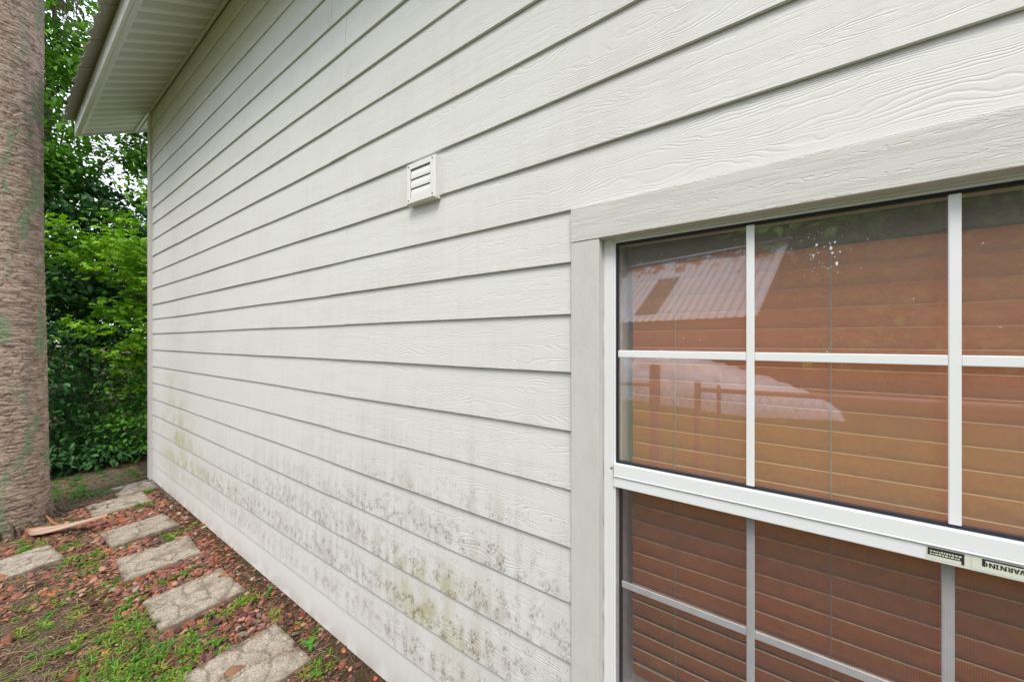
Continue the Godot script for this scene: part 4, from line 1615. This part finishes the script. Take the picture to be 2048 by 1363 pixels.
func background_trees() -> void:
	var lb := MB.new()
	leaf_shape(lb, 1.0, 0.5)
	var oval := lb.mesh(M.leaf)
	lb = MB.new()
	# a lobed leaf: five blades from one stalk
	for k in 5:
		lb.col = Color.WHITE
		add_leaf(lb, Transform3D(Basis(Vector3.UP, (k - 2) * 0.62), Vector3.ZERO), 1.0 - 0.16 * absi(k - 2), 0.36)
	var lobed := lb.mesh(M.leaf)
	var dk := Color(0.028, 0.085, 0.030)
	var dk2 := Color(0.05, 0.145, 0.04)
	var br := Color(0.15, 0.40, 0.014)
	var br2 := Color(0.32, 0.58, 0.025)
	# low dark shrub behind the palm
	var t := thing("shrub", "low dark glossy-leaved shrub right behind the palm trunk", "shrub", Vector3(0.45, 0, -7.5))
	var cl := cloud(Vector3(0.3, 0.85, -7.5), Vector3(0.85, 0.95, 0.6), 46, 0.3, 120)
	cl.append_array(cloud(Vector3(0.4, 0.18, -7.0), Vector3(0.7, 0.14, 0.25), 22, 0.2, 80))
	trunk_and_limbs(t, Vector3(0.45, 0, -7.5), Vector3(0.4, 1.4, -7.6), 0.03, cl, 6)
	crown(t, "foliage", cl, oval, dk * 0.8, dk2 * 1.5, 0.078)
	# low shrub at the house corner
	t = thing("shrub", "low green shrub with pale sprigs beside the house corner board", "shrub", Vector3(1.35, 0, -7.35))
	cl = cloud(Vector3(1.25, 0.75, -7.4), Vector3(0.6, 0.85, 0.55), 38, 0.25, 100)
	cl.append_array(cloud(Vector3(1.2, 0.2, -7.05), Vector3(0.45, 0.15, 0.25), 14, 0.2, 80))
	trunk_and_limbs(t, Vector3(1.35, 0, -7.35), Vector3(1.3, 1.3, -7.4), 0.025, cl, 6)
	crown(t, "foliage", cl, oval, Color(0.03, 0.10, 0.025), Color(0.11, 0.32, 0.02), 0.07)
	# bright lobed-leaf tree hanging over
	t = thing("maple_tree", "bright yellow-green lobed-leaf tree arching beside the house corner", "tree", Vector3(1.75, 0, -8.2))
	cl = cloud(Vector3(1.35, 3.0, -7.7), Vector3(0.75, 1.0, 0.8), 38, 0.24, 62)
	cl.append_array(cloud(Vector3(1.05, 2.25, -7.3), Vector3(0.5, 0.95, 0.5), 30, 0.19, 46))
	cl.append_array(cloud(Vector3(0.5, 2.75, -7.5), Vector3(0.25, 0.5, 0.4), 9, 0.15, 34))
	cl.append_array(cloud(Vector3(1.2, 1.3, -7.2), Vector3(0.35, 0.6, 0.3), 13, 0.13, 28))
	trunk_and_limbs(t, Vector3(1.75, 0, -8.2), Vector3(1.4, 3.4, -8.0), 0.06, cl, 12)
	crown(t, "foliage", cl, lobed, Color(0.05, 0.19, 0.015), br2 * 1.1, 0.068, 0.6)
	# dark tree in the middle depth
	t = thing("dark_tree", "dark evergreen tree filling the shade behind the bright lobed leaves", "tree", Vector3(0.9, 0, -9.2))
	cl = cloud(Vector3(0.9, 2.3, -9.2), Vector3(1.7, 2.2, 0.9), 120, 0.42, 150)
	trunk_and_limbs(t, Vector3(0.9, 0, -9.2), Vector3(1.0, 4.0, -9.2), 0.10, cl, 9)
	crown(t, "foliage", cl, oval, dk, dk2, 0.11)
	# tall tree seen between the palm and the eave
	t = thing("tall_tree", "tall loose green tree rising between the palm trunk and the eave", "tree", Vector3(0.3, 0, -9.9))
	cl = cloud(Vector3(0.7, 6.0, -9.6), Vector3(1.1, 2.2, 1.0), 100, 0.42, 90)
	cl.append_array(cloud(Vector3(0.35, 4.6, -9.4), Vector3(0.5, 1.0, 0.7), 20, 0.35, 80))
	cl = cl.filter(func(c): return not (c[0].x > 0.85 and c[0].x < 1.35 and c[0].y > 4.8 and c[0].y < 5.45))
	cl.append_array(cloud(Vector3(1.8, 5.0, -9.4), Vector3(0.35, 0.9, 0.5), 18, 0.22, 70))
	trunk_and_limbs(t, Vector3(0.3, 0, -9.9), Vector3(0.7, 6.6, -9.7), 0.11, cl, 10)
	crown(t, "foliage", cl, oval, Color(0.05, 0.16, 0.03), Color(0.16, 0.36, 0.03), 0.12)
	# far trees that close the view
	for p in [[-1.6, -12.5, 5.2, "broad dark tree far behind the palm on the left"], [3.4, -12.0, 5.0, "broad dark tree far behind the house on the right"], [1.2, -14.5, 5.6, "farthest dark tree between the two broad ones"], [-0.9, -13.5, 9.5, "tall far tree rising behind the loose green one"]]:
		t = thing("far_tree", p[3], "tree", Vector3(p[0], 0, p[1]), "dark trees at the back of the lot")
		var top: float = p[2]
		cl = cloud(Vector3(p[0], top * 0.5 + 0.3, p[1]), Vector3(1.7, top * 0.5, 1.0), int(16 * top), 0.55, 85)
		trunk_and_limbs(t, Vector3(p[0], 0, p[1]), Vector3(p[0] + 0.2, top, p[1]), 0.14, cl, 8)
		crown(t, "foliage", cl, oval, dk, dk2 * 1.4, 0.17)
	# cables crossing the gap of sky
	for k in 2:
		var b := MB.new()
		var y := 7.12 + 0.25 * k
		b.tube([Vector3(-8, y + 0.2, -15), Vector3(2, y - 0.15, -14.8), Vector3(12, y + 0.2, -14.6)], [0.012, 0.012, 0.012], 5)
		var o := part("utility_cable", b.mesh(mat(lin(0.03, 0.03, 0.035), 0.7)), self)
		tag(o, ["lower dark cable crossing the white sky under the soffit corner", "upper dark cable crossing the white sky under the soffit corner"][k], "cable")

# ---------------------------------------------------------------- the yard behind the camera, seen in the window glass
func neighbour_yard() -> void:
	# shed with a pale metal roof
	var e := Vector3(-8.57, 0, -0.08)
	var d1 := Vector3(-0.281, 0, -0.960)
	var d2 := Vector3(-0.960, 0, 0.281)
	var s := thing("shed", "shed with a pale rusted metal roof, mirrored in the upper panes", "shed", e)
	var L := 7.5
	var W := 2.81
	var wallm := mat(lin(0.13, 0.06, 0.035), 0.9)
	var b := MB.new()
	var p := func(a: float, y: float, c: float) -> Vector3: return e + d1 * a + d2 * c + Vector3(0, y, 0)
	b.prism([p.call(0.25, 0, 0.25), p.call(L, 0, 0.25), p.call(L, 2.2, 0.25), p.call(0.25, 2.2, 0.25)], d2 * 0.08)
	b.prism([p.call(0.25, 0, 5.3), p.call(L, 0, 5.3), p.call(L, 2.2, 5.3), p.call(0.25, 2.2, 5.3)], d2 * 0.08)
	for a in [0.3, L - 0.1]:
		b.prism([p.call(a, 0, 0.34), p.call(a, 2.25, 0.34), p.call(a, 4.35, W), p.call(a, 2.25, 5.28), p.call(a, 0, 5.28)], d1 * 0.08)
	part("wall", b.mesh(wallm), s)
	# roof sheets 0.9 m wide with ribs, rusty towards the ridge
	var rn := fnl(1.3, 4, 301)
	for side in 2:
		var k := 0
		while k * 0.94 < L:
			b = MB.new()
			var rows := []
			var cols := []
			for i in 30:
				var t := i / 29.0
				var r := PackedVector3Array()
				var cc := []
				for j in 25:
					var a := k * 0.94 + 0.94 * j / 24.0
					var rib := 0.028 if j % 6 < 2 else 0.0
					var c := W * t if side == 0 else 2 * W - W * t
					var q: Vector3 = p.call(a - 0.02, 2.2 + 2.37 * t + rib, c)
					r.append(q)
					var n := rn.get_noise_2d(a * 1.2, t * 5.0) + 0.25 * rn.get_noise_2d(a * 6.0, t * 3.0)
					var rust := smoothstep(0.1, 0.3, n + 0.75 * smoothstep(0.66, 0.95, t) - 0.42)
					var col := Color(0.73, 0.73, 0.77).lerp(Color(0.42, 0.12, 0.045), rust)
					if rib > 0.0:
						col = col * 0.7
					col.a = 1
					cc.append(col)
				rows.append(r)
				cols.append(cc)
			b.grid(rows, false, p.call(L * 0.5, 1.0, W), cols)
			part("roof_sheet", b.mesh(M.stone), s)
			k += 1
	b = MB.new()
	b.prism([p.call(-0.05, 4.58, W - 0.16), p.call(-0.05, 4.66, W), p.call(-0.05, 4.58, W + 0.16)], d1 * (L + 0.1))
	part("ridge_cap", b.mesh(mat(lin(0.45, 0.47, 0.55), 0.5)), s)
	# a darker replacement sheet in the roof
	b = MB.new()
	for k in 4:
		b.prism([p.call(2.75 + 0.19 * k, 2.27 + 2.37 * 0.08, W * 0.08), p.call(2.9 + 0.19 * k, 2.27 + 2.37 * 0.08, W * 0.08), p.call(2.9 + 0.19 * k, 2.27 + 2.37 * 0.62, W * 0.62), p.call(2.75 + 0.19 * k, 2.27 + 2.37 * 0.62, W * 0.62)], Vector3(0, 0.012, 0))
	part("brown_patch", b.mesh(mat(lin(0.16, 0.11, 0.06), 0.9)), s)
	# mound under a white tarp
	var to := Vector3(-7.64, 0, 1.386)
	var prof := [[0.0, 0.02], [0.06, 0.2], [0.25, 0.34], [0.6, 0.52], [1.2, 0.72], [2.0, 0.95], [2.9, 1.2], [3.8, 1.32], [4.8, 1.25], [5.6, 1.0], [6.2, 0.4], [6.4, 0.02]]
	var tn := fnl(1.0, 4, 311)
	var rows := []
	for i in 90:
		var a := 6.4 * i / 89.0
		var hh := 0.0
		for k in prof.size() - 1:
			if a >= prof[k][0] and a <= prof[k + 1][0]:
				hh = lerpf(prof[k][1], prof[k + 1][1], (a - prof[k][0]) / (prof[k + 1][0] - prof[k][0]))
		var r := PackedVector3Array()
		for j in 33:
			var an := PI * j / 32.0
			var w := 0.15 + 0.95 * smoothstep(0.0, 1.6, a) * smoothstep(6.4, 5.6, a)
			var fold := 1.0 + 0.10 * tn.get_noise_2d(a * 5.0, an * 2.0) * smoothstep(0.1, 0.8, sin(an)) + 0.06 * tn.get_noise_2d(a * 1.2 + 20, an * 5.0)
			r.append(to + d1 * a - d2 * cos(an) * w * fold + Vector3(0, pow(sin(an), 0.75) * hh * fold - 0.02, 0))
		rows.append(r)
	b = MB.new()
	b.grid(rows, false, to + d1 * 3.2 + Vector3(0, 0.2, 0))
	var o := part("tarp_mound", b.mesh(mat(lin(0.82, 0.81, 0.84), 0.4)), self)
	tag(o, "long heap under a wrinkled white tarp, mirrored in the middle panes", "tarp")
	# chain-link fence
	var f0 := Vector3(-2.546, 0, 1.70)
	var fd := (Vector3(-2.23, 0, -1.41) - f0).normalized()
	var f := thing("chain_link_fence", "rusty-railed chain-link fence mirrored across the lower glass of the upper sash", "fence", f0)
	var steel := mat(lin(0.27, 0.18, 0.15), 0.5)
	var fp := func(a: float, y: float) -> Vector3: return f0 + fd * a + Vector3(0, y, 0)
	b = MB.new()
	b.tube([fp.call(-3.0, 1.07), fp.call(2.28, 1.07)], [0.026, 0.026], 10)
	b.tube([fp.call(2.75, 1.09), fp.call(7.0, 1.09)], [0.022, 0.022], 10)
	part("rail", b.mesh(steel), f)
	for q in [[-1.6, 1.12, 0.03], [2.08, 1.11, 0.019], [2.28, 1.14, 0.035], [2.72, 1.31, 0.06], [5.2, 1.12, 0.03]]:
		b = MB.new()
		b.tube([fp.call(q[0], -0.1), fp.call(q[0], q[1]), fp.call(q[0], q[1] + 0.02)], [q[2], q[2], q[2] * 0.5], 12)
		part("post", b.mesh(steel), f)
	b = MB.new()
	var pitch := 0.085
	var x := -3.0
	while x < 6.9:
		for sg in [-1.0, 1.0]:
			# one wire climbs in a zigzag from cell to cell
			var pts := []
			var y0 := 0.04
			var nsteps := 12
			for i in nsteps + 1:
				pts.append(fp.call(x + sg * (pitch * 0.5 if i % 2 else 0.0), y0 + i * pitch * 1.02) )
			var rr := []
			for i in nsteps + 1:
				rr.append(0.0022)
			b.tube(pts, rr, 3, false)
		x += pitch
	part("wire_mesh", b.mesh(mat(lin(0.12, 0.10, 0.09), 0.6)), f, "stuff")
	# trees along the back of that yard, and a clipped hedge on the far boundary
	var hb := MB.new()
	leaf_shape(hb, 1.0, 0.6)
	var hl := []
	for k in 16000:
		var hz := rng.randf_range(-16.0, 18.0)
		var hp := Vector3(-23.5 + rng.randfn() * 0.45, 3.3 * sqrt(rng.randf()) * (0.92 + 0.1 * sin(hz * 1.7)), hz)
		hl.append([Transform3D(Basis(Vector3.UP, PI * 0.5 + rng.randfn() * 0.8) * Basis(Vector3.RIGHT, 0.4 + rng.randfn() * 0.4).scaled(Vector3.ONE * rng.randf_range(0.2, 0.42)), hp), Color(0.04, 0.11, 0.025).lerp(Color(0.10, 0.22, 0.04), rng.randf())])
	var hd := scatter("boundary_hedge", many(hb.mesh(M.leaf), hl), self)
	tag(hd, "long green hedge on the far boundary, lowest green band in the reflection", "hedge")
	var lb := MB.new()
	leaf_shape(lb, 1.0, 0.6)
	var leaf := lb.mesh(M.leaf)
	for q in [[-19.0, -10.0, 12.0, 0], [-21.0, -3.0, 13.0, 0], [-20.0, 4.0, 12.0, 1], [-19.5, 10.5, 12.0, 1], [-14.5, -7.0, 9.5, 0], [-16.5, -1.5, 10.5, 0], [-13.0, 3.2, 8.5, 1], [-12.2, 7.0, 8.0, 1], [-15.5, 11.0, 9.5, 0], [-9.5, 6.0, 3.2, 2]]:
		var t := thing("yard_tree", ["rear tall tree far behind the shed's left end in the reflection", "rear tallest tree straight behind the shed in the reflection", "rear tree behind the shed gable in the reflection", "rear tree far behind the fence gate in the reflection", "dark tall tree behind the shed roof, leftmost in the glass reflection", "dark crown above the shed ridge in the reflection", "green tree right of the shed gable in the reflection", "bright green tree high in the right-hand pane's reflection", "broad tree farthest right beyond the window's reflection", "low bush right of the tarp in the reflection"][[-19.0, -21.0, -20.0, -19.5, -14.5, -16.5, -13.0, -12.2, -15.5, -9.5].find(q[0])], "tree", Vector3(q[0], 0, q[1]), "trees in the mirrored yard")
		var cl := cloud(Vector3(q[0], q[2] * 0.55, q[1]), Vector3(2.2, q[2] * 0.5, 3.2) if q[2] > 5 else Vector3(1.2, 1.4, 1.6), 150 if q[2] > 5 else 40, 0.9 if q[2] > 5 else 0.45, 130)
		trunk_and_limbs(t, Vector3(q[0], 0, q[1]), Vector3(q[0], q[2] * 0.8, q[1]), 0.18, cl, 8)
		crown(t, "foliage", cl, leaf, Color(0.03, 0.08, 0.02), [Color(0.10, 0.22, 0.03), Color(0.28, 0.46, 0.05), Color(0.08, 0.2, 0.03)][q[3]], 0.33)
